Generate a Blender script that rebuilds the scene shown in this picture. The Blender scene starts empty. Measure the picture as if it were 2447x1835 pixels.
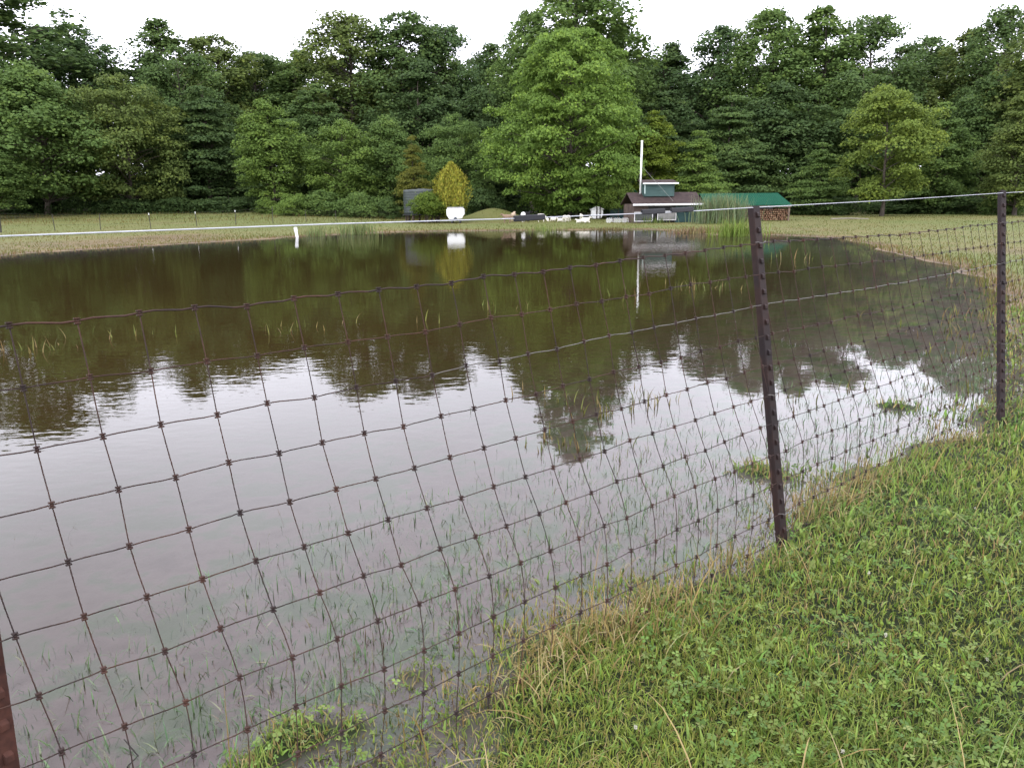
import bpy, bmesh, math, random
import numpy as np
from mathutils import Vector, Matrix

sc = bpy.context.scene
C = sc.collection

# ------------------------------------------------------------------ camera
W, HH, F = 2447.0, 1835.0, 1835.0           # photograph size and focal length in its pixels
CAM_H = 1.23
PITCH = math.atan((917 - 478) / F)
ROLL = math.radians(0.6)
_f = np.array([0, math.cos(PITCH), -math.sin(PITCH)])
_u0 = np.array([0, math.sin(PITCH), math.cos(PITCH)])
_r0 = np.array([1.0, 0, 0])
_r = _r0 * math.cos(ROLL) - _u0 * math.sin(ROLL)
_u = _r0 * math.sin(ROLL) + _u0 * math.cos(ROLL)
cam_d = bpy.data.cameras.new('camera')
cam = bpy.data.objects.new('camera', cam_d)
C.objects.link(cam)
cam.matrix_world = Matrix(((_r[0], _u[0], -_f[0], 0), (_r[1], _u[1], -_f[1], 0), (_r[2], _u[2], -_f[2], CAM_H), (0, 0, 0, 1)))
cam_d.sensor_width = 36.0
cam_d.lens = 36.0 * F / W
cam_d.clip_start = 0.05
cam_d.clip_end = 600.0
sc.camera = cam

# ------------------------------------------------------------------ world: white overcast sky
SUN_EL, SUN_AZ = math.radians(52), math.radians(200)
world = bpy.data.worlds.new('World')
sc.world = world
world.use_nodes = True
nt = world.node_tree
nt.nodes.clear()
wo = nt.nodes.new('ShaderNodeOutputWorld')
bg = nt.nodes.new('ShaderNodeBackground')
sky = nt.nodes.new('ShaderNodeTexSky')
sky.sky_type = 'NISHITA'
sky.sun_disc = False
sky.sun_elevation = SUN_EL
sky.sun_rotation = SUN_AZ
bg.inputs['Strength'].default_value = 0.1
# thin bright cloud deck, whitest low over the trees, covers nearly all of the blue
geo = nt.nodes.new('ShaderNodeNewGeometry')
sep = nt.nodes.new('ShaderNodeSeparateXYZ')
tc = nt.nodes.new('ShaderNodeTexCoord')
nt.links.new(tc.outputs['Generated'], sep.inputs[0])
mr = nt.nodes.new('ShaderNodeMapRange')
mr.inputs['From Min'].default_value = 0.0
mr.inputs['From Max'].default_value = 1.0
mr.inputs['To Min'].default_value = 31.0
mr.inputs['To Max'].default_value = 18.0
nt.links.new(sep.outputs['Z'], mr.inputs['Value'])
ns = nt.nodes.new('ShaderNodeTexNoise')
ns.inputs['Scale'].default_value = 2.2
ns.inputs['Detail'].default_value = 5.0
nt.links.new(tc.outputs['Generated'], ns.inputs['Vector'])
mr2 = nt.nodes.new('ShaderNodeMapRange')
mr2.inputs['From Min'].default_value = 0.3
mr2.inputs['From Max'].default_value = 0.7
mr2.inputs['To Min'].default_value = 0.88
mr2.inputs['To Max'].default_value = 1.1
nt.links.new(ns.outputs['Fac'], mr2.inputs['Value'])
mm = nt.nodes.new('ShaderNodeMath'); mm.operation = 'MULTIPLY'
nt.links.new(mr.outputs[0], mm.inputs[0]); nt.links.new(mr2.outputs[0], mm.inputs[1])
vm = nt.nodes.new('ShaderNodeVectorMath'); vm.operation = 'SCALE'
vm.inputs[0].default_value = (0.965, 0.97, 1.09)
nt.links.new(mm.outputs[0], vm.inputs['Scale'])
mx = nt.nodes.new('ShaderNodeMix'); mx.data_type = 'RGBA'
mx.inputs['Factor'].default_value = 0.92
nt.links.new(sky.outputs['Color'], mx.inputs[6])
nt.links.new(vm.outputs['Vector'], mx.inputs[7])
nt.links.new(mx.outputs[2], bg.inputs['Color'])
nt.links.new(bg.outputs[0], wo.inputs['Surface'])

# ------------------------------------------------------------------ sun behind the cloud
sd = bpy.data.lights.new('sun', 'SUN')
sd.energy = 0.8
sd.angle = math.radians(25)
sd.color = (1.0, 0.96, 0.9)
so = bpy.data.objects.new('sun', sd)
C.objects.link(so)
_sd = Vector((math.sin(SUN_AZ) * math.cos(SUN_EL), math.cos(SUN_AZ) * math.cos(SUN_EL), math.sin(SUN_EL)))
so.rotation_euler = _sd.to_track_quat('Z', 'Y').to_euler()

sc.view_settings.view_transform = 'Standard'
sc.view_settings.look = 'None'
sc.view_settings.exposure = 0.5
sc.view_settings.gamma = 1.0
sc.render.engine = 'CYCLES'
sc.cycles.max_bounces = 8
sc.cycles.transparent_max_bounces = 12
sc.cycles.caustics_reflective = False
sc.cycles.caustics_refractive = False

RNG = np.random.default_rng(7)
random.seed(7)

# ------------------------------------------------------------------ placing helpers
def ray(px, py):
    return _f + _r * ((px - W / 2) / F) - _u * ((py - HH / 2) / F)

def at_z(px, py, z):
    d = ray(px, py)
    p = d * ((z - CAM_H) / d[2])
    return np.array([p[0], p[1], z])

def at(px, py, Y):
    d = ray(px, py)
    p = d * (Y / d[1])
    return np.array([p[0], p[1], p[2] + CAM_H])

def horizon(px):
    return 478 - (px - W / 2) * math.tan(ROLL)

# ------------------------------------------------------------------ ground shape
SHORE_PX = [(0, 612), (70, 605), (200, 597), (330, 589), (500, 579), (660, 570), (790, 562), (900, 556), (1080, 552),
            (1200, 551), (1300, 551), (1420, 549), (1540, 548), (1620, 552), (1700, 560), (1780, 563), (1850, 562), (1990, 567),
            (2050, 579), (2150, 606), (2250, 626), (2320, 645), (2372, 690), (2400, 760), (2440, 850),
            (2430, 960), (2330, 1030), (2230, 1075), (2120, 1120), (2010, 1155), (1930, 1180), (1900, 1225), (1880, 1290),
            (1800, 1335), (1700, 1380), (1630, 1405), (1540, 1440), (1430, 1490), (1330, 1545), (1250, 1605), (1130, 1715), (1000, 1835)]
POND = [tuple(at_z(a, b, 0.0)[:2]) for a, b in SHORE_PX]
POND += [(-0.35, 0.62), (-0.8, 0.45), (-1.5, 0.1), (-3.0, -0.9), (-6, -2.5), (-14, -2), (-24, 4), (-30, 14), (-26, 19)]
POND = np.array(POND)

def pond_dist(x, y):
    """signed distance to the shore, negative in the water"""
    x = np.asarray(x, float); y = np.asarray(y, float)
    best = np.full(x.shape, 1e9)
    inside = np.zeros(x.shape, bool)
    n = len(POND)
    for i in range(n):
        ax, ay = POND[i]; bx, by = POND[(i + 1) % n]
        ex, ey = bx - ax, by - ay
        t = np.clip(((x - ax) * ex + (y - ay) * ey) / (ex * ex + ey * ey + 1e-12), 0, 1)
        best = np.minimum(best, (x - ax - t * ex) ** 2 + (y - ay - t * ey) ** 2)
        c = ((ay > y) != (by > y))
        xi = ax + (y - ay) / (by - ay if by != ay else 1e-9) * ex
        inside ^= c & (x < xi)
    d = np.sqrt(best)
    return np.where(inside, -d, d)

def vnoise(x, y, s, seed=0):
    """smooth value noise, -1..1"""
    x = np.asarray(x) * s + 37.7 * seed; y = np.asarray(y) * s + 91.3 * seed
    xi = np.floor(x).astype(np.int64); yi = np.floor(y).astype(np.int64)
    fx = x - xi; fy = y - yi
    fx = fx * fx * (3 - 2 * fx); fy = fy * fy * (3 - 2 * fy)
    def h(a, b):
        v = np.sin(a * 127.1 + b * 311.7 + seed * 74.7) * 43758.5453
        return (v - np.floor(v)) * 2 - 1
    return (h(xi, yi) * (1 - fx) + h(xi + 1, yi) * fx) * (1 - fy) + (h(xi, yi + 1) * (1 - fx) + h(xi + 1, yi + 1) * fx) * fy

def sstep(a, b, x):
    t = np.clip((x - a) / (b - a), 0, 1)
    return t * t * (3 - 2 * t)

ISLES = [(at_z(700, 1770, 0), 0.075, 0.022), (at_z(600, 1850, 0), 0.06, 0.018), (at_z(840, 1745, 0), 0.05, 0.012), (at_z(985, 1620, 0), 0.06, 0.008),
         (at_z(2135, 972, 0), 0.14, 0.02), (at_z(1820, 1130, 0), 0.16, 0.012)]

def hgt(x, y):
    x = np.asarray(x, float); y = np.asarray(y, float)
    d = pond_dist(x, y)
    w = 0.09 * vnoise(x, y, 2.3, 3) + 0.04 * vnoise(x, y, 6.0, 4)
    near = 1 - sstep(6, 12, np.hypot(x, y))
    d2 = d + w * near + (1 - near) * 0.25 * vnoise(x, y, 0.9, 5)
    out = 0.05 * (1 - np.exp(-np.maximum(d2, 0) / 0.3)) + 0.02 * np.clip(d2, 0, 3) * near
    inn = -0.045 * np.clip(-d2, 0, 1.2) - 0.10 * np.clip(-d2 - 1.2, 0, 4)
    z = np.where(d2 > 0, out, inn)
    z = z + np.where(d2 > 0, 1, 0.4) * near * (0.012 * vnoise(x, y, 4.5, 1) + 0.008 * vnoise(x, y, 11, 2))
    land = sstep(0, 1.5, d)
    z = z + land * 0.60 * sstep(33, 54, y) * sstep(-3, -14, x)
    z = z + land * 0.12 * sstep(30, 40, y) + land * 0.25 * sstep(46, 66, y) + 3.4 * sstep(64, 92, y)
    z = z + land * 0.03 * vnoise(x, y, 0.25, 6) * sstep(10, 20, np.hypot(x, y))
    z = z + 0.62 * np.exp(-(((x + 0.95) / 1.5) ** 2 + ((y - 43.5) / 1.9) ** 2))
    for c, r, a in ISLES:
        z = z + (a - np.minimum(z, 0)) * np.exp(-((x - c[0]) ** 2 + (y - c[1]) ** 2) / (r * r)) * (z < a)
    return z

def ground(px, py, lo=3.0, hi=110.0):
    """where the sight line through a photo pixel meets the ground"""
    d = ray(px, py)
    Y = np.linspace(lo, hi, 4000)
    X = d[0] / d[1] * Y; Z = CAM_H + d[2] / d[1] * Y
    g = hgt(X, Y)
    k = np.nonzero(Z <= g)[0]
    k = k[0] if len(k) else len(Y) - 1
    return np.array([X[k], Y[k], g[k]])

def gz(x, y):
    return float(hgt(np.array([x]), np.array([y]))[0])

# ------------------------------------------------------------------ object helpers
def mesh_np(name, V, faces, mat=None, attrs=None, smooth=False):
    """faces: list of (n, k) index arrays"""
    me = bpy.data.meshes.new(name)
    V = np.asarray(V, np.float32)
    me.vertices.add(len(V)); me.vertices.foreach_set('co', V.ravel())
    tot = sum(a.size for a in faces); npoly = sum(len(a) for a in faces)
    me.loops.add(tot)
    me.loops.foreach_set('vertex_index', np.concatenate([a.ravel() for a in faces]).astype(np.int32))
    me.polygons.add(npoly)
    st = []; o = 0
    for a in faces:
        st.append(o + np.arange(len(a)) * a.shape[1]); o += a.size
    me.polygons.foreach_set('loop_start', np.concatenate(st).astype(np.int32))
    if smooth:
        me.polygons.foreach_set('use_smooth', np.ones(npoly, bool))
    me.update(calc_edges=True)
    if attrs:
        for k, v in attrs.items():
            v = np.asarray(v, np.float32)
            if v.ndim == 2:
                at_ = me.attributes.new(k, 'FLOAT_COLOR', 'POINT')
                at_.data.foreach_set('color', v.ravel())
            else:
                at_ = me.attributes.new(k, 'FLOAT', 'POINT')
                at_.data.foreach_set('value', v)
    if mat: me.materials.append(mat)
    return me

def link(name, me, parent=None, loc=None):
    o = bpy.data.objects.new(name, me)
    C.objects.link(o)
    if parent: o.parent = parent
    if loc is not None: o.location = loc
    return o

def tag(o, label=None, cat=None, group=None, kind=None):
    if label: o['label'] = label
    if cat: o['category'] = cat
    if group: o['group'] = group
    if kind: o['kind'] = kind
    return o

def empty(name, loc, rz=0.0):
    o = bpy.data.objects.new(name, None)
    o.empty_display_size = 0.1
    C.objects.link(o)
    o.location = Vector(loc); o.rotation_euler = (0, 0, rz)
    return o

class MB:
    """collects simple solids and links them as one mesh object"""
    def __init__(self): self.bm = bmesh.new()
    def box(self, c, s, rot=None, bevel=0.0):
        m = Matrix.Translation(Vector(c))
        if rot is not None: m = m @ rot
        r = bmesh.ops.create_cube(self.bm, size=1.0, matrix=m @ Matrix.Diagonal((s[0], s[1], s[2], 1)))
        if bevel:
            es = list({e for v in r['verts'] for e in v.link_edges})
            bmesh.ops.bevel(self.bm, geom=es, offset=bevel, segments=2, affect='EDGES')
        return self
    def tube(self, pts, rad, n=8):
        pts = [Vector(p) for p in pts]
        if not hasattr(rad, '__len__'): rad = [rad] * len(pts)
        rings = []
        for i, p in enumerate(pts):
            t = (pts[min(i + 1, len(pts) - 1)] - pts[max(i - 1, 0)]).normalized()
            a = t.orthogonal().normalized() if i == 0 else (a - t * a.dot(t)).normalized()
            b = t.cross(a)
            rings.append([self.bm.verts.new(p + (a * math.cos(2 * math.pi * k / n) + b * math.sin(2 * math.pi * k / n)) * rad[i]) for k in range(n)])
        for i in range(len(rings) - 1):
            for k in range(n):
                self.bm.faces.new((rings[i][k], rings[i][(k + 1) % n], rings[i + 1][(k + 1) % n], rings[i + 1][k]))
        self.bm.faces.new(rings[0][::-1]); self.bm.faces.new(rings[-1])
        return self
    def lathe(self, prof, c=(0, 0, 0), n=28):
        c = Vector(c); rings = []
        for r, z in prof:
            rings.append([self.bm.verts.new(c + Vector((r * math.cos(2 * math.pi * k / n), r * math.sin(2 * math.pi * k / n), z))) for k in range(n)])
        for i in range(len(rings) - 1):
            for k in range(n):
                self.bm.faces.new((rings[i][k], rings[i][(k + 1) % n], rings[i + 1][(k + 1) % n], rings[i + 1][k]))
        self.bm.faces.new(rings[0][::-1]); self.bm.faces.new(rings[-1])
        return self
    def prism(self, poly, y0, y1):
        """poly in x,z; extruded along y"""
        a = [self.bm.verts.new((x, y0, z)) for x, z in poly]
        b = [self.bm.verts.new((x, y1, z)) for x, z in poly]
        n = len(poly)
        self.bm.faces.new(a); self.bm.faces.new(b[::-1])
        for i in range(n):
            self.bm.faces.new((a[i], b[i], b[(i + 1) % n], a[(i + 1) % n]))
        return self
    def ball(self, c, s, rot=None, seg=14):
        m = Matrix.Translation(Vector(c))
        if rot is not None: m = m @ rot
        bmesh.ops.create_uvsphere(self.bm, u_segments=seg, v_segments=max(6, seg // 2 + 1), radius=1.0, matrix=m @ Matrix.Diagonal((s[0], s[1], s[2], 1)))
        return self
    def build(self, name, mat, parent=None, loc=None, smooth=False, bevel=0.0):
        bmesh.ops.recalc_face_normals(self.bm, faces=self.bm.faces)
        me = bpy.data.meshes.new(name)
        self.bm.to_mesh(me); self.bm.free()
        if smooth:
            me.polygons.foreach_set('use_smooth', [True] * len(me.polygons))
        me.materials.append(mat)
        o = link(name, me, parent, loc)
        if bevel:
            b = o.modifiers.new('edge', 'BEVEL'); b.width = bevel; b.segments = 2; b.limit_method = 'ANGLE'
        return o

def RZ(a): return Matrix.Rotation(a, 4, 'Z')
def RX(a): return Matrix.Rotation(a, 4, 'X')
def RY(a): return Matrix.Rotation(a, 4, 'Y')

# ------------------------------------------------------------------ materials
class NT:
    def __init__(self, name):
        self.m = bpy.data.materials.new(name); self.m.use_nodes = True
        self.t = self.m.node_tree; self.t.nodes.clear()
        self.out = self.n('OutputMaterial')
    def n(self, typ, **kw):
        x = self.t.nodes.new('ShaderNode' + typ)
        for k, v in kw.items():
            if k in ('operation', 'data_type', 'blend_type', 'attribute_name', 'interpolation', 'noise_dimensions', 'feature', 'distance'):
                setattr(x, k, v)
            else: x.inputs[k.replace('_', ' ')].default_value = v
        return x
    def l(self, a, b): self.t.links.new(a, b)
    def noise(self, scale, detail=4.0, vec=None, rough=0.55):
        x = self.n('TexNoise', Scale=scale, Detail=detail, Roughness=rough)
        if vec is None:
            vec = self.n('TexCoord').outputs['Object']
        self.l(vec, x.inputs['Vector'])
        return x.outputs['Fac']
    def ramp(self, fac, stops):
        x = self.t.nodes.new('ShaderNodeValToRGB')
        cr = x.color_ramp
        while len(cr.elements) < len(stops): cr.elements.new(0.5)
        for e, (p, c) in zip(cr.elements, stops):
            e.position = p; e.color = (c[0], c[1], c[2], 1)
        self.l(fac, x.inputs['Fac'])
        return x.outputs['Color']
    def mix(self, fac, a, b, blend='MIX'):
        x = self.t.nodes.new('ShaderNodeMix'); x.data_type = 'RGBA'; x.blend_type = blend
        for s, v in ((0, fac), (6, a), (7, b)):
            if hasattr(v, 'is_output') or isinstance(v, bpy.types.NodeSocket): self.l(v, x.inputs[s])
            elif s == 0: x.inputs[0].default_value = v
            else: x.inputs[s].default_value = (v[0], v[1], v[2], 1)
        return x.outputs[2]
    def bump(self, h, strength, dist):
        b = self.n('Bump', Strength=strength, Distance=dist)
        self.l(h, b.inputs['Height'])
        return b.outputs['Normal']
    def done(self, color, rough=0.6, spec=0.4, metal=0.0, normal=None, transl=0.0):
        p = self.t.nodes.new('ShaderNodeBsdfPrincipled')
        if isinstance(color, bpy.types.NodeSocket): self.l(color, p.inputs['Base Color'])
        else: p.inputs['Base Color'].default_value = (*color, 1)
        if isinstance(rough, bpy.types.NodeSocket): self.l(rough, p.inputs['Roughness'])
        else: p.inputs['Roughness'].default_value = rough
        p.inputs['Specular IOR Level'].default_value = spec
        p.inputs['Metallic'].default_value = metal
        if normal is not None: self.l(normal, p.inputs['Normal'])
        s = p.outputs[0]
        if transl:
            tr = self.t.nodes.new('ShaderNodeBsdfTranslucent')
            if isinstance(color, bpy.types.NodeSocket): self.l(color, tr.inputs['Color'])
            else: tr.inputs['Color'].default_value = (*color, 1)
            ms = self.n('MixShader', Fac=transl)
            self.l(s, ms.inputs[1]); self.l(tr.outputs[0], ms.inputs[2]); s = ms.outputs[0]
        self.l(s, self.out.inputs['Surface'])
        return self.m

def simple(name, c, c2=None, scale=6.0, rough=0.6, spec=0.35, bump=0.0, metal=0.0):
    t = NT(name)
    f = t.noise(scale, 5)
    c2 = c2 or tuple(v * 0.7 for v in c)
    col = t.ramp(f, [(0.3, c2), (0.7, c)])
    nrm = t.bump(f, 0.5, bump) if bump else None
    return t.done(col, rough, spec, metal, nrm)

def leaf_material():
    t = NT('leaf')
    oi = t.n('ObjectInfo')
    va = t.n('Attribute', attribute_name='var')
    v = t.ramp(va.outputs['Fac'], [(0.0, (0.66, 0.70, 0.62)), (0.55, (1.03, 1.03, 0.88)), (1.0, (1.5, 1.36, 0.9))])
    col = t.mix(1.0, oi.outputs['Color'], v, 'MULTIPLY')
    return t.done(col, 0.6, 0.07, transl=0.36)

def blade_material(name, transl=0.3, spec=0.10, rough=0.55):
    t = NT(name)
    a = t.n('Attribute', attribute_name='tint')
    return t.done(a.outputs['Color'], rough, spec, transl=transl)

M = {}
M['leaf'] = leaf_material()
M['blade'] = blade_material('grass_blade')
M['pasture'] = blade_material('pasture_blade', 0.55, 0.04, 0.9)
M['bark'] = simple('bark', (0.12, 0.10, 0.08), (0.045, 0.038, 0.03), 9, 0.9, 0.1, 0.02)

def ground_material():
    t = NT('ground')
    g = t.n('NewGeometry')
    pos = g.outputs['Position']
    sx = t.n('SeparateXYZ'); t.l(pos, sx.inputs[0])
    big = t.noise(0.12, 4, pos); mid = t.noise(1.1, 5, pos); fine = t.noise(14, 5, pos)
    field = t.ramp(mid, [(0.3, (0.098, 0.106, 0.031)), (0.5, (0.122, 0.114, 0.038)), (0.72, (0.142, 0.116, 0.046))])
    green = t.ramp(fine, [(0.3, (0.088, 0.108, 0.029)), (0.7, (0.112, 0.120, 0.036))])
    far = t.mix(t.ramp(big, [(0.42, (0, 0, 0)), (0.62, (1, 1, 1))]), green, field)
    # lawn soil between blades
    soil = t.ramp(fine, [(0.25, (0.010, 0.012, 0.005)), (0.6, (0.018, 0.026, 0.008)), (0.8, (0.035, 0.045, 0.014))])
    dist = t.n('VectorMath', operation='LENGTH'); t.l(pos, dist.inputs[0])
    mr = t.n('MapRange', From_Min=5.0, From_Max=11.0); t.l(dist.outputs['Value'], mr.inputs['Value'])
    rim = t.n('MapRange', From_Min=0.022, From_Max=0.047); t.l(sx.outputs['Z'], rim.inputs['Value'])
    far = t.mix(rim.outputs[0], t.ramp(mid, [(0.35, (0.085, 0.060, 0.034)), (0.65, (0.15, 0.105, 0.055))]), far)
    col = t.mix(mr.outputs[0], soil, far)
    # pond bed: pale silty mud with drowned grass
    bed = t.ramp(t.noise(5, 6, pos), [(0.3, (0.13, 0.102, 0.098)), (0.48, (0.19, 0.152, 0.148)), (0.58, (0.12, 0.145, 0.10)), (0.75, (0.085, 0.125, 0.066))])
    mz = t.n('MapRange', From_Min=-0.012, From_Max=0.008); t.l(sx.outputs['Z'], mz.inputs['Value'])
    col = t.mix(mz.outputs[0], bed, col)
    # leaf litter under the trees
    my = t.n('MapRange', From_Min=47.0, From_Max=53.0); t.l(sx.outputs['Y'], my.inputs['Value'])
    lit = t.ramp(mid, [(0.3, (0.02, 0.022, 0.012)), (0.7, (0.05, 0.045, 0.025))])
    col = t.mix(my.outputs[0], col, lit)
    return t.done(col, 0.85, 0.15, normal=t.bump(fine, 0.6, 0.02))

def water_material():
    t = NT('pond_water')
    g = t.n('NewGeometry'); pos = g.outputs['Position']
    de = t.n('Attribute', attribute_name='depth')
    mp = t.n('Mapping'); t.l(pos, mp.inputs['Vector'])
    mp.inputs['Scale'].default_value = (0.75, 1.25, 1.0)
    mp.inputs['Rotation'].default_value = (0, 0, 0.25)
    a = t.n('TexNoise', Scale=11.0, Detail=1.5, Roughness=0.5); t.l(mp.outputs[0], a.inputs['Vector'])
    b = t.n('TexNoise', Scale=2.6, Detail=2.0, Roughness=0.5); t.l(mp.outputs[0], b.inputs['Vector'])
    c = t.n('TexNoise', Scale=0.22, Detail=2.0); t.l(pos, c.inputs['Vector'])
    calm = t.n('MapRange', From_Min=0.36, From_Max=0.66, To_Min=0.25, To_Max=1.0); t.l(c.outputs['Fac'], calm.inputs['Value'])
    dm = t.n('MapRange', From_Min=0.02, From_Max=0.25, To_Min=0.12, To_Max=1.0); t.l(de.outputs['Fac'], dm.inputs['Value'])
    h1 = t.n('Math', operation='MULTIPLY'); t.l(b.outputs['Fac'], h1.inputs[0]); h1.inputs[1].default_value = 1.5
    h2 = t.n('Math', operation='ADD'); t.l(a.outputs['Fac'], h2.inputs[0]); t.l(h1.outputs[0], h2.inputs[1])
    amp = t.n('Math', operation='MULTIPLY'); t.l(calm.outputs[0], amp.inputs[0]); t.l(dm.outputs[0], amp.inputs[1])
    h = t.n('Math', operation='MULTIPLY'); t.l(h2.outputs[0], h.inputs[0]); t.l(amp.outputs[0], h.inputs[1])
    nrm = t.bump(h.outputs[0], 1.0, 0.0015)
    fr = t.n('Fresnel', IOR=1.333); t.l(nrm, fr.inputs['Normal'])
    gl = t.n('BsdfGlossy', Roughness=0.02); t.l(nrm, gl.inputs['Normal'])
    tr = t.n('BsdfTransparent'); tr.inputs['Color'].default_value = (0.93, 0.92, 0.90, 1)
    df = t.n('BsdfDiffuse'); df.inputs['Color'].default_value = (0.033, 0.022, 0.007, 1)
    k = t.n('Math', operation='MULTIPLY'); t.l(de.outputs['Fac'], k.inputs[0]); k.inputs[1].default_value = -5.0
    ex = t.n('Math', operation='EXPONENT'); t.l(k.outputs[0], ex.inputs[0])
    tb = t.n('Math', operation='SUBTRACT'); tb.inputs[0].default_value = 0.97; t.l(ex.outputs[0], tb.inputs[1])
    body = t.n('MixShader'); t.l(tb.outputs[0], body.inputs[0]); t.l(tr.outputs[0], body.inputs[1]); t.l(df.outputs[0], body.inputs[2])
    tb.use_clamp = True
    o = t.n('MixShader'); t.l(fr.outputs[0], o.inputs[0]); t.l(body.outputs[0], o.inputs[1]); t.l(gl.outputs[0], o.inputs[2])
    t.l(o.outputs[0], t.out.inputs['Surface'])
    return t.m

# ------------------------------------------------------------------ ground and water
def axis(parts):
    out = []
    for a, b, n in parts: out.append(np.linspace(a, b, n, endpoint=False))
    out.append(np.array([parts[-1][1]]))
    return np.concatenate(out)

def grid(xs, ys):
    X, Y = np.meshgrid(xs, ys)
    nx, ny = len(xs), len(ys)
    i = np.arange(nx * ny).reshape(ny, nx)
    q = np.stack([i[:-1, :-1], i[:-1, 1:], i[1:, 1:], i[1:, :-1]], -1).reshape(-1, 4)
    return X.ravel(), Y.ravel(), q

xs = axis([(-220, -60, 12), (-60, -8, 70), (-8, -2.2, 24), (-2.2, 4.6, 150), (4.6, 12, 40), (12, 60, 66), (60, 220, 12)])
ys = axis([(-40, -2, 10), (-2, 0.2, 14), (0.2, 6.5, 140), (6.5, 14, 36), (14, 28, 40), (28, 54, 100), (54, 90, 36), (90, 260, 12)])
X, Y, q = grid(xs, ys)
g = link('ground', mesh_np('ground', np.stack([X, Y, hgt(X, Y)], 1), [q], ground_material(), smooth=True))
tag(g, kind='structure')

xs = axis([(-45, -8, 60), (-8, -2.2, 30), (-2.2, 4.6, 110), (4.6, 26, 60)])
ys = axis([(-3.5, 0.2, 20), (0.2, 6.5, 100), (6.5, 14, 40), (14, 38, 80)])
X, Y, q = grid(xs, ys)
keep = (pond_dist(X, Y) < 0.8)
q = q[keep[q].all(1)]
used, inv = np.unique(q, return_inverse=True)
X, Y = X[used], Y[used]
w = link('water', mesh_np('water', np.stack([X, Y, np.zeros_like(X)], 1), [inv.reshape(-1, 4)], water_material(),
                          {'depth': np.maximum(0, -hgt(X, Y))}, smooth=True))
tag(w, kind='structure')

# ------------------------------------------------------------------ blades of grass
def blades(P, L, Wd, tint, lean=0.6, seg=3, seed=1, droop=0.5, az=None):
    """P (n,3) roots, L lengths, Wd widths, tint (n,3): tapered bent strips as one vertex / face soup"""
    r = np.random.default_rng(seed)
    n = len(P)
    if az is None: az = r.uniform(0, 2 * np.pi, n)
    ln = np.abs(r.normal(0, lean, n))
    dirx, diry = np.cos(az), np.sin(az)
    tw = az + r.uniform(-0.8, 0.8, n) + np.pi / 2
    sx, sy = np.cos(tw), np.sin(tw)
    rows = []
    pos = P.copy()
    ang = ln * 0.5
    for k in range(seg + 1):
        t = k / seg
        wd = Wd * (1 - t ** 1.6) * (0.75 + 0.6 * min(t * 3, 1)) * 0.5
        if k == seg:
            rows.append(pos[:, None, :].copy())
        else:
            off = np.stack([sx * wd, sy * wd, np.zeros(n)], 1)
            rows.append(np.stack([pos - off, pos + off], 1))
        st = L / seg
        pos = pos + np.stack([dirx * np.sin(ang) * st, diry * np.sin(ang) * st, np.cos(ang) * st], 1)
        ang = ang + (ln * 0.6 + droop * r.uniform(0, 1, n)) / seg * 1.5
    V = np.concatenate(rows, 1)
    m = V.shape[1]
    b = (np.arange(n) * m)[:, None]
    quads = [b + np.array([2 * k, 2 * k + 1, 2 * k + 3, 2 * k + 2])[None] for k in range(seg - 1)]
    quads = np.concatenate(quads, 0) if quads else np.zeros((0, 4), int)
    tri = b + np.array([2 * (seg - 1), 2 * (seg - 1) + 1, 2 * seg])[None]
    col = np.concatenate([np.repeat(tint, m, 0), np.ones((n * m, 1))], 1)
    return V.reshape(-1, 3), quads, tri, col

def soup(parts):
    """join several (V, quads, tris, col) into one"""
    V, Q, T, K = [], [], [], []
    o = 0
    for v, qd, t, c in parts:
        V.append(v); Q.append(qd + o); T.append(t + o); K.append(c); o += len(v)
    return np.concatenate(V), [np.concatenate(Q), np.concatenate(T)], np.concatenate(K)

def pick(r, n, cols, jit=0.18):
    cols = np.array(cols)
    c = cols[r.integers(0, len(cols), n)]
    return np.clip(c * np.clip(1 + r.normal(0, jit, (n, 1)), 0.5, 1.6) * (1 + r.normal(0, 0.05, (n, 3))), 0.004, 0.6)

GREENS = [(0.145, 0.22, 0.042), (0.18, 0.25, 0.05), (0.12, 0.19, 0.04), (0.215, 0.275, 0.068), (0.095, 0.15, 0.036), (0.175, 0.22, 0.07), (0.19, 0.205, 0.064)]
DRY = [(0.30, 0.23, 0.10), (0.24, 0.18, 0.07), (0.20, 0.15, 0.05), (0.34, 0.28, 0.14)]

def clover(P, size, tint, seed):
    """three round leaflets on each point, each leaflet one quad"""
    r = np.random.default_rng(seed)
    n = len(P)
    Vs, Qs, Ks = [], [], []
    a0 = r.uniform(0, 2 * np.pi, n); tilt = r.normal(0, 0.35, (n, 2))
    o = 0
    for k in range(3):
        a = a0 + k * 2.094
        d = np.stack([np.cos(a), np.sin(a)], 1); s = np.stack([-d[:, 1], d[:, 0]], 1)
        def pt(u, v):
            xy = (d * u + s * v) * size[:, None]
            return np.concatenate([xy, (xy * tilt).sum(1, keepdims=True) + 0.25 * np.abs(v) * size[:, None]], 1) + P
        Vs.append(np.stack([pt(0.05, 0), pt(0.6, -0.5), pt(1.05, 0.0), pt(0.6, 0.5)], 1).reshape(-1, 3))
        Qs.append(np.arange(n)[:, None] * 4 + np.arange(4)[None] + o); o += n * 4
        Ks.append(np.concatenate([np.repeat(tint, 4, 0), np.ones((n * 4, 1))], 1))
    return np.concatenate(Vs), np.concatenate(Qs), np.zeros((0, 3), int), np.concatenate(Ks)

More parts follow.
